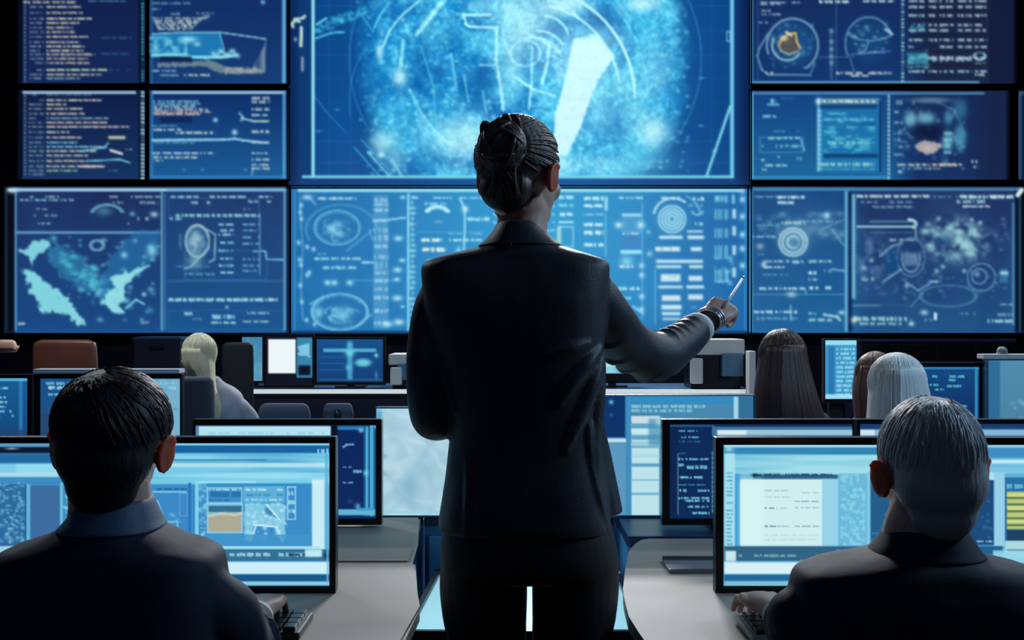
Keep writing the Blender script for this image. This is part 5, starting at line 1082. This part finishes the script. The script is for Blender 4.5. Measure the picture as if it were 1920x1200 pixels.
for i in range(120):      # twisted locks of the bun
    a = random.random()*6.28; tw = random.uniform(.9,1.9); e0 = random.uniform(.05,.95)
    d0 = Vector((math.cos(a), -e0*1.2, math.sin(a))); d1 = Vector((math.cos(a+tw), -random.uniform(-.3,1.2), math.sin(a+tw)))
    strand(ex, BC, Matrix.Identity(3), (.044,.038,.048), d0, d1, .0032, .03, 8, 6, .12, .98, 1.0)
for i in range(5):
    a = 1.2*i; strand(ex, BC, Matrix.Identity(3), (.044,.039,.048), (math.cos(a),-.5,math.sin(a)), (math.cos(a+2.2),-.9,math.sin(a+2.2)), .0045, .05, 9, 8, .1)
for (px,py,r,D) in [(908,240,.006,2.03),(946,226,.005,2.04),(962,226,.004,2.05)]:   # loose loops on top of the bun
    c = P(px,py,D); tube(ex, [tuple(c+Vector((-.004,.01,-.018)))+(.004,), tuple(c+Vector((-.002,0,r)))+(.0062,), tuple(c+Vector((.008,0,r*.7)))+(.0058,), tuple(c+Vector((.014,.008,-.02)))+(.004,)], 7, 4)
fuse_plus('hair', bm, .004, M['hair_brown'], w, 4, extra=ex)
# jacket
bm = bmesh.new()
loft(bm, [(Zp(y),X(a),X(b),DW+dy,h,n) for y,a,b,h,n,dy in [(419,938,1004,.052,2.2,.0),(430,931,1014,.062,2.2,0),(445,921,1030,.07,2.2,0),(458,908,1046,.077,2.3,0),(466,890,1064,.084,2.4,0),(474,858,1090,.09,2.6,0),(482,826,1117,.096,2.8,0),(491,800,1137,.098,3,0),(506,790,1142,.104,3.2,0),(560,795,1139,.118,3,0),(620,804,1134,.122,2.8,0),(680,818,1130,.12,2.6,0),(740,836,1124,.114,2.5,0),(800,844,1122,.113,2.5,0),(850,841,1128,.118,2.6,0),(900,834,1137,.127,2.7,0),(950,826,1142,.134,2.8,0),(978,822,1144,.137,2.8,0),(988,824,1142,.133,2.8,0)]], 64, 3)
# front flap flaring out at the right hip
loft(bm, [(Zp(y),X(a),X(b),2.205,h,2.2) for y,a,b,h in [(640,1085,1131,.05),(720,1080,1131,.055),(800,1085,1137,.06),(850,1090,1147,.06),(900,1100,1158,.06),(950,1108,1168,.06),(968,1112,1172,.058)]], 28, 3)
RS = [T(1094,538,2.15,.044), T(1112,552,2.155,.049), T(1142,597,2.19,.051), T(1180,647,2.27,.053), T(1228,669,2.335,.053), T(1258,657,2.38,.048), T(1283,638,2.425,.043), T(1302,620,2.465,.040)]
tube(bm, RS, 24, 5)
LS = [T(842,540,2.15,.044), T(822,572,2.15,.048), T(809,630,2.145,.046), T(806,690,2.13,.048), T(808,750,2.13,.0475), T(815,783,2.15,.046), T(835,778,2.22,.042), T(870,758,2.30,.038), T(900,744,2.35,.034)]
tube(bm, LS, 24, 5)
# cloth ridges: sleeve creases at elbow, armpit pulls, seams
q = catmull(RS, 4)
for (i,rr,a0,a1,tl,wd) in [(5,.050,190,340,.02,.007),(8,.051,150,330,-.03,.008),(10,.052,130,330,.03,.008),(12,.053,100,330,.03,.009),(14,.053,60,330,.04,.008),(16,.053,40,320,.035,.008),(18,.051,30,330,.03,.0075),(20,.048,20,330,.025,.007),(22,.045,10,330,.02,.006),(24,.043,0,330,.018,.0055),(26,.041,0,330,.015,.005)]:
    fold(bm, q[i][:3], q[i+1][:3], rr*.97, rr*.97, wd, a0=a0, a1=a1, tilt=tl)
JR = [(419,938,1004,.052,2.2),(445,921,1030,.07,2.2),(466,890,1064,.084,2.4),(491,800,1137,.098,3),(560,795,1139,.118,3),(620,804,1134,.122,2.8),(680,818,1130,.12,2.6),(740,836,1124,.114,2.5),(800,844,1122,.113,2.5),(850,841,1128,.118,2.6),(900,834,1137,.127,2.7),(950,826,1142,.134,2.8),(988,824,1142,.133,2.8)]
def back_of_jacket(px, py):
    ys = [r[0] for r in JR]; a,b,h,n = [float(np.interp(py, ys, [r[k] for r in JR])) for k in (1,2,3,4)]
    u = min(.985, abs(px-(a+b)/2)/((b-a)/2)); y = DW-h*(1-u**n)**(1/n)
    return Vector((X(px), y, Zp(py)))
def crease(pts, wd=.012):
    """a soft cloth ridge lying on the back of the jacket, mostly sunk into it"""
    q = []
    for px,py,k in pts:
        c = back_of_jacket(px,py); r = wd*k; q.append((c.x, c.y+r*.25, c.z, r))
    tube(bm, q, 12, 4)
for pts,wd in [([(1122,648,.5),(1096,676,1),(1066,712,1),(1040,752,.4)],.016),([(1126,660,.5),(1106,712,1.1),(1082,772,1),(1054,836,.4)],.016),([(1128,676,.5),(1116,750,1.2),(1108,830,1),(1116,905,.4)],.015),
    ([(1100,640,.5),(1062,650,1),(1022,664,.4)],.012),([(1098,750,.4),(1100,850,1),(1116,920,1),(1134,984,.8)],.009),([(880,850,.4),(884,910,1),(880,986,.9)],.009),([(822,640,.4),(842,700,.9),(856,770,.4)],.012),([(900,880,.3),(900,930,.8),(906,984,.8)],.007)]: crease(pts, wd)
jk = fuse_plus('jacket', bm, .0045, M['suit'], w, 3, disp=wrinkle(.0022, 13))
# centre back seam and collar fold as their own thin pieces
bm = bmesh.new(); tube(bm, [T(958,425,2.086,.0015), T(958,445,2.074,.0018), T(958,462,2.06,.0018)], 6, 3)
loft(bm, [(Zp(y),X(a),X(b),DW,h,2.3) for y,a,b,h in [(417,936,1006,.054),(421,931,1010,.060),(438,920,1026,.072),(452,908,1042,.081),(461,897,1056,.087),(463,899,1054,.084)]], 40, 3)
obj('collar', bm, M['suit'], w, True)
# trousers
bm = bmesh.new()
loft(bm, [(Zp(y),X(a),X(b),DW,h,2.5) for y,a,b,h in [(900,860,1120,.105),(960,842,1138,.12),(1000,828,1150,.130),(1040,826,1158,.135),(1066,828,1160,.125),(1074,832,1156,.10)]], 48, 3)
for (a,b,c,d,e) in [(906,909,913,919,922),(1079,1076,1071,1064,1060)]:
    tube(bm, [T(a,1050,2.15,.085,.11), T(a,1095,2.15,.0882,.1), T(b,1150,2.15,.0850,.095), T(c,1200,2.15,.0790,.09), T(d,1330,2.15,.07,.078), T(d,1480,2.17,.064,.068), T(e,1640,2.17,.062,.066), T(e,1775,2.17,.066,.07)], 26, 4)
fuse_plus('trousers', bm, .0045, M['trouser'], w, 4, disp=wrinkle(.0018, 10, seed=4))
for fx in (922,1060):
    bm = bmesh.new(); x = X(fx)
    tube(bm, [(x,2.10,.075,.03,.03), (x,2.15,.062,.038,.036), (x,2.24,.044,.042,.032), (x,2.34,.032,.040,.026), (x,2.40,.025,.02,.018)], 18, 4); box(bm, x-.03,x+.03,2.08,2.13,0,.06,.006); box(bm, x-.035,x+.035,2.2,2.4,0,.012,.004)
    obj('shoe', bm, M['black'], w, True)
# shirt cuff and the bracelet watch
a = P(1302,620,2.465); b = P(1316,610,2.50); d_ = (b-a).normalized()
bm = bmesh.new(); tube(bm, [tuple(a-d_*.01)+(.039,.037), tuple(a+d_*.012)+(.0405,.038), tuple(a+d_*.022)+(.040,.037), tuple(a+d_*.0225)+(.030,.028)], 28, 1); obj('shirt_cuff', bm, M['shirt'], w, True)
wc = P(1331,600,2.52)
bm = bmesh.new(); tube(bm, [tuple(wc-d_*.010)+(.029,.025), tuple(wc-d_*.008)+(.032,.0275), tuple(wc+d_*.008)+(.032,.0275), tuple(wc+d_*.010)+(.029,.025)], 28, 1); wt = obj('watch', bm, M['black'], w, True)
bm = bmesh.new()
for o_ in (-.011,.0,.011):
    fold(bm, wc+d_*o_, wc+d_*(o_+.01), .032, .0275, .0022, n=30)
r = obj('watch_rim', bm, M['cuffglow'], wt, True); r.location = (0,0,0)
# the stylus she points with
sp = P(1368,560,2.575); st = P(1396,517,2.66)
t = thing('stylus','thin pale stylus held up in the standing woman\'s right hand','stylus',tuple(sp))
dd = (st-sp)
bm = bmesh.new(); tube(bm, [tuple(sp-dd*.35)+(.0028,), tuple(sp)+(.0034,), tuple(sp+dd*.85)+(.0034,)], 10, 1); obj('barrel', bm, M['white'], t, True)
bm = bmesh.new(); tube(bm, [tuple(sp+dd*.85)+(.0034,), tuple(sp+dd*.95)+(.0022,), tuple(st)+(.0006,)], 10, 1); obj('tip', bm, M['steel'], t, True)

# ---- seated people -------------------------------------------------------
def seated(label, x, y, HCp, yaw, pitch, roll, hs, shl, shz, torso, skin_vox, hairfn, hairmat, topmat, name='person', hands=None, lap=.0, collarmat=None, trousers=True, neckr=.055, sleeve=.055, cat='person', elbows=None, drop=None):
    t = thing('person', label, cat, (x,y,0)); R = Rz(yaw,pitch,roll); C = Vector(HCp)
    sl, sr = shl; cx = (sl+sr)/2
    bm = bmesh.new(); ears = head(bm, C, R, hs, .62)
    tube(bm, [(cx,y,shz+.02,neckr*1.1),(cx*.7+C.x*.3,y,shz+.07,neckr), tuple(C+R@Vector((0,-.012,-.072))*hs)+(neckr*.98,)], 20, 4)
    k = (sr-sl)
    loft(bm, [(shz+.04,cx-.05,cx+.05,y,.045,2.4),(shz-.02,sl+.07,sr-.07,y,.06,2.4),(shz-.12,sl+.04,sr-.04,y,.09,2.4),(.62,cx-.13,cx+.13,y,.09,2.4),(.50,cx-.15,cx+.15,y+.02,.11,2.4)], 28, 2)
    H = []
    for i,sx in enumerate((-1,1)):
        S = Vector((sl if sx<0 else sr, y, shz-.05)); S.x -= sx*.03
        hp = Vector(hands[i]); el = Vector(elbows[i]) if elbows else Vector((S.x+sx*.045, y+.08, .80 if shz>.85 else .7))
        fw = (hp-el).normalized()
        tube(bm, [tuple(S)+(.042,), tuple((S+el)/2+Vector((sx*.01,0,0)))+(.04,), tuple(el)+(.036,), tuple((el+hp)/2)+(.032,), tuple(hp-fw*.02)+(.025,.021)], 14, 4)
        if skin_vox < .006: hand(bm, hp, Vector((fw.x,fw.y,0)), (0,0,-1), (-sx,0,0), scale=1.0, curl=(.25,.45,.3), thumb_in=.25)
        else: hand(bm, hp, Vector((fw.x,fw.y,0)), (0,0,-1), (-sx,0,0), scale=1.05, curl=(.3,.4,.3), thumb_in=.2)
        H.append((S,el,hp,fw))
        hx = cx+sx*.09
        tube(bm, [(hx,y,.52,.07),(hx+sx*.03,y+.25,.53,.06),(hx+sx*.03,y+.42,.50,.05),(hx+sx*.03,y+.44,.3,.045),(hx+sx*.03,y+.43,.09,.032)], 14, 3)
        tube(bm, [(hx+sx*.03,y+.42,.06,.03),(hx+sx*.03,y+.5,.035,.032),(hx+sx*.03,y+.6,.02,.022)], 10, 2)
    fuse_plus('body', bm, skin_vox, M['skin'], t, 4, ears=ears if hairfn != 'cover' else None)
    eyes(C, R, t, hs)
    bm = bmesh.new(); ex = bmesh.new(); hairfn(bm, ex, C, R, hs); fuse_plus('hair', bm, max(.0045,skin_vox*.9), hairmat, t, 14, extra=ex)
    bm = bmesh.new()
    loft(bm, torso, 56, 3)
    for (S,el,hp,fw) in H:
        sx = -1 if S.x < cx else 1
        tube(bm, [(S.x-sx*.01,y,S.z,sleeve), tuple(Vector(S)+Vector((sx*.012,.0,-.03)))+(sleeve*1.04,), tuple((S+el)/2+Vector((sx*.016,0,0)))+(sleeve*.96,), tuple(el)+(sleeve*.92,), tuple((el+hp)/2)+(sleeve*.8,), tuple(hp-fw*.045)+(sleeve*.66,)], 22, 5)
        if skin_vox < .006:
            q = catmull([tuple(S)+(sleeve,), tuple(el)+(sleeve,), tuple(hp-fw*.045)+(sleeve*.66,)], 8)
            for i in (5,7,9,11): fold(bm, q[i][:3], q[i+1][:3], sleeve*.94, sleeve*.94, .006, a0=20*i, a1=20*i+220, tilt=.02)
    fuse_plus('jacket' if skin_vox < .006 else 'top', bm, .005 if skin_vox<.006 else .008, topmat, t, 5, disp=wrinkle(.002 if skin_vox<.006 else .003, 12, seed=x*7))
    if skin_vox < .006:
        for (S,el,hp,fw) in H:
            bm = bmesh.new(); tube(bm, [tuple(hp-fw*.05)+(.031,), tuple(hp-fw*.026)+(.032,), tuple(hp-fw*.0255)+(.024,)], 22, 1); obj('shirt_cuff', bm, M['shirt'], t, True)
    bm = bmesh.new()
    loft(bm, [(.66,cx-.15,cx+.15,y,.11,2.5),(.56,cx-.175,cx+.175,y,.13,2.6),(.47,cx-.17,cx+.17,y+.02,.12,2.6)], 32, 2)
    for sx in (-1,1):
        hx = cx+sx*.09; tube(bm, [(hx,y,.54,.085),(hx+sx*.03,y+.25,.54,.08),(hx+sx*.03,y+.43,.51,.068),(hx+sx*.03,y+.46,.3,.06),(hx+sx*.03,y+.44,.09,.058)], 18, 3)
    fuse_plus('trousers', bm, .007, M['trouser'], t, 3)
    for sx in (-1,1):
        hx = cx+sx*.12; bm = bmesh.new(); tube(bm, [(hx,y+.40,.055,.035,.04),(hx,y+.47,.045,.042,.04),(hx,y+.58,.032,.044,.028),(hx,y+.68,.024,.022,.018)], 16, 3); box(bm,hx-.036,hx+.036,y+.38,y+.66,0,.014,.004); obj('shoe', bm, M['black'], t, True)
    return t, C, R
# left man
DL = 1.66
def tl(rows, D): return [(Zp(y,D),X(a,D),X(b,D),D+dy,h,n) for y,a,b,h,n,dy in rows]
hc = P(213,803,DL)
def hair_left(bm, ex, C, R, s): short_hair(bm, ex, C, R, s, (.086,.102,.086), (0,-.008,.006), n=420, r=.0026, crown=(-.35,-.45,.85))
rows = [(958,150,284,.062,2.2,.0),(972,138,292,.075,2.2,0),(988,118,304,.086,2.3,0),(1002,88,330,.094,2.5,0),(1014,52,358,.10,2.7,0),(1024,22,388,.104,2.9,0),(1038,2,408,.108,3.1,0),(1060,-10,416,.115,3,0),(1120,-14,420,.125,2.8,0),(1200,-8,412,.128,2.6,0),(1300,6,400,.125,2.6,0),(1420,20,390,.128,2.6,.01),(1470,20,390,.125,2.6,.01)]
tm,_,_ = seated('dark-haired man in a black suit seated at the left, back to the camera','' and 0 or X(210,DL),DL,hc,.10,-.06,.05,1.02,(X(8,DL),X(402,DL)),Zp(1035,DL),tl(rows,DL),.0042,hair_left,M['hair_black'],M['suit2'],neckr=.062,hands=[(-.80,1.92,.775),(X(492,1.95),1.915,.785)],elbows=[(X(-30,DL),1.72,.77),(X(448,1.74),1.745,.775)])
bm = bmesh.new(); loft(bm, tl([(930,160,278,.058,2.2,-.002),(936,150,284,.066,2.2,-.002),(955,142,292,.074,2.2,-.002),(975,128,300,.084,2.3,-.002),(986,118,306,.088,2.3,-.002),(988,122,302,.084,2.3,-.002)],DL), 44, 3); obj('collar', bm, M['collar'], tm, True)
# right man
DR = 1.76
hc = P(1742,852,DR)
def hair_right(bm, ex, C, R, s): short_hair(bm, ex, C, R, s, (.077,.099,.092), (0,-.008,.000), n=460, r=.0020, crown=(.1,-.2,.95))
rows = [(1008,1664,1806,.062,2.2,0),(1022,1650,1818,.072,2.2,0),(1034,1628,1832,.084,2.3,0),(1044,1590,1860,.094,2.5,0),(1052,1552,1892,.10,2.7,0),(1062,1516,1930,.105,2.9,0),(1078,1494,1956,.11,3.1,0),(1120,1486,1972,.122,3,0),(1200,1488,1966,.130,2.7,0),(1300,1500,1950,.128,2.6,0),(1400,1515,1930,.13,2.6,.01),(1450,1515,1930,.125,2.6,.01)]
tr,_,_ = seated('silver-haired man in a dark navy suit seated at the right, back to the camera',X(1728,DR),DR,hc,.0,-.08,-.03,1.05,(X(1500,DR),X(1950,DR)),Zp(1072,DR),tl(rows,DR),.0042,hair_right,M['hair_silver'],M['suit2'],neckr=.062,hands=[(X(1452,1.93),1.935,.785),(.88,1.95,.785)],elbows=[(X(1492,1.84),1.82,.775),(X(1985,1.82),1.82,.77)])
bm = bmesh.new(); loft(bm, tl([(984,1676,1796,.058,2.2,-.002),(990,1664,1806,.066,2.2,-.002),(1008,1652,1818,.075,2.2,-.002),(1024,1640,1828,.082,2.3,-.002),(1036,1632,1838,.088,2.3,-.002),(1038,1636,1834,.084,2.3,-.002)],DR), 44, 3); obj('collar', bm, M['suit2'], tr, True)

# ---- people further back -------------------------------------------------
def long_hair(rad, cen, drop_rows, n=60, r=.005):
    def f(bm, ex, C, R, s):
        def fn(d): return .78 if (d.y > .5 and d.z < .4) else 1.0
        ellipsoid(bm, Vector(C)+R@(Vector(cen)*s), [v*s for v in rad], R, 32, 20, fn)
        if drop_rows: loft(bm, [(C.z+z,C.x+a,C.x+b,C.y+yc,h,2.3) for z,a,b,yc,h in drop_rows], 32, 3)
        for i in range(n):
            u = random.uniform(-.9,.9); pts = []
            for z,a,b,yc,h in drop_rows:
                xc = (a+b)/2; hw = (b-a)/2; pts.append((C.x+xc+hw*u*1.0, C.y+yc-h*math.sqrt(max(0,1-u*u))*1.0, C.z+z, r))
            if len(pts) > 2: tube(ex, pts, 5, 3)
        c0 = Vector(C)+R@(Vector(cen)*s); rr = [v*s for v in rad]
        for i in range(n):
            a = random.uniform(math.pi*1.0, math.pi*2.0); strand(ex, c0, R, rr, (0,.1,1), (math.cos(a),math.sin(a)*.9-.1,random.uniform(-.9,.1)), r*.55, 0, 7, 5, .05, .995, .975)
    return f
def bg(label, px, ytop, D, headw, shl, shr, shy, hairf, hmat, tmat, yaw=0, hs=1.0):
    C = P(px, ytop, D)-Vector((0,0,.094*hs)); zs = Zp(shy,D); a = X(shl,D); b = X(shr,D); c = (a+b)/2
    rows = [(zs+.08,c-.055,c+.055,D,.05,2.2),(zs+.05,c-.08,c+.08,D,.06,2.3),(zs+.02,a+.05,b-.05,D,.08,2.5),(zs-.02,a+.01,b-.01,D,.09,2.8),(zs-.1,a,b,D,.11,2.8),(zs-.25,a+.02,b-.02,D,.115,2.6),(.62,a+.03,b-.03,D,.12,2.6),(.52,a+.02,b-.02,D,.13,2.6)]
    return seated(label, c, D, C, yaw, -.05, 0, hs, (a,b), zs-.02, rows, .0075, hairf, hmat, tmat, hands=[(a+.04,D+.3,.775),(b-.04,D+.3,.775)], elbows=[(a-.03,D+.06,.72),(b+.03,D+.06,.72)])
# blonde person
blonde = long_hair((.088,.1,.098),(0,-.005,.0),[(.02,-.075,.075,-.01,.085),(-.06,-.06,.09,-.03,.08),(-.14,.0,.10,-.05,.06),(-.22,.04,.13,-.07,.045),(-.30,.06,.15,-.08,.035),(-.36,.09,.14,-.08,.02)],70,.006)
bt,C,R = bg('blonde person with a ponytail in a pale grey top, seated left of centre',372,626,5.45,60,322,458,735,blonde,M['hair_blonde'],mat('pale_grey_knit',(165,168,180),.8,noise=(20,.08)),.9)
# long dark hair, right of the aisle
dark = long_hair((.092,.105,.1),(0,-.005,.0),[(.04,-.078,.078,-.01,.09),(-.06,-.10,.10,-.02,.10),(-.16,-.115,.125,-.04,.10),(-.26,-.115,.16,-.05,.09),(-.34,-.11,.19,-.06,.08),(-.42,-.12,.20,-.06,.05)],110,.006)
bg('person with long dark brown hair seated right of the aisle',1466,620,4.1,90,1385,1562,778,dark,M['hair_umber'],mat('umber_top',(70,54,56),.8,noise=(20,.1)),.05)
# white hair in front of chestnut hair
white = long_hair((.098,.105,.102),(0,-.005,.0),[(.05,-.08,.08,-.01,.09),(-.04,-.098,.10,-.02,.10),(-.10,-.105,.105,-.03,.10),(-.16,-.115,.10,-.04,.095),(-.21,-.11,.09,-.04,.07)],90,.005)
bg('person with a smooth white bob behind the silver-haired man',1681,666,3.65,100,1600,1770,800,white,M['hair_white'],M['suit2'],-.1)
ches = long_hair((.09,.105,.1),(0,-.005,.0),[(.04,-.08,.08,-.01,.09),(-.06,-.10,.09,-.02,.10),(-.16,-.10,.10,-.04,.09),(-.26,-.095,.10,-.05,.08),(-.36,-.09,.09,-.05,.05)],80,.006)
bg('person with chestnut hair, half hidden behind the white bob',1641,662,4.6,80,1585,1710,790,ches,M['hair_chest'],M['suit2'],.1)
for (px,D,lab) in [(1473,4.1,'grey office chair under the person with long dark brown hair'),(1685,3.65,'grey office chair under the person with the white bob'),(1648,4.6,'grey office chair under the person with chestnut hair')]:
    chair('office_chair', lab, X(px,D), D-.04, .72, .40, M['chairgrey'], zb=.52)
# ------------------------------------------------------------ light, world, camera
ceiling_lamp(.8,10.4,4.9,1.3,.7,640,(.96,.98,1.0),'white panel lamp hanging high in front of the giant wall display',tilt=-.95)
ceiling_lamp(-2.6,5.2,3.6,1.2,.4,60,(.75,.88,1.0),'cool panel lamp hanging above the left desks')
ceiling_lamp(2.9,5.2,3.6,1.2,.4,60,(.75,.88,1.0),'cool panel lamp hanging above the right desks')
ceiling_lamp(3.0,2.3,2.9,.8,1.0,70,(.45,.72,1.0),'unseen blue fill light added to the right of the silver-haired man',yaw=.9)  # fill light added to brighten right-facing cloth and hair
ceiling_lamp(-1.6,-.9,4.6,1.6,.6,12,(.26,.5,1.0),'unseen blue fill light added behind the camera',tilt=.5)  # unseen fill added to turn the dark areas navy
W = bpy.data.worlds.new('room_dark'); SC.world = W; W.use_nodes = True
W.node_tree.nodes['Background'].inputs[0].default_value = (.10,.22,.42,1); W.node_tree.nodes['Background'].inputs[1].default_value = .06
cam = bpy.data.cameras.new('camera'); cam.sensor_width = 36; cam.sensor_fit = 'HORIZONTAL'; cam.lens = 36*F/1920
cam.clip_start = .05; cam.clip_end = 100
co = bpy.data.objects.new('camera', cam); COL.objects.link(co); co.location = (0,0,CAMZ); co.rotation_euler = (math.pi/2,0,0); SC.camera = co
vs = SC.view_settings; SC.display_settings.display_device = 'sRGB'
vs.view_transform = 'Standard'; vs.look = 'None'; vs.exposure = 0; vs.gamma = 1; vs.use_curve_mapping = False
GROUPS = {'wall display':'displays of the video wall','monitor':'monitors on the desks','chair':'chairs in the control room','person':'people in the control room','keyboard':'keyboards on the front desks','printer':'printers on the far desk','console':'blue consoles behind the front desks','ceiling lamp':'hanging panel lamps'}
for o in SC.objects:
    if o.parent is None and o.get('category') in GROUPS and not o.get('group'): o['group'] = GROUPS[o['category']]
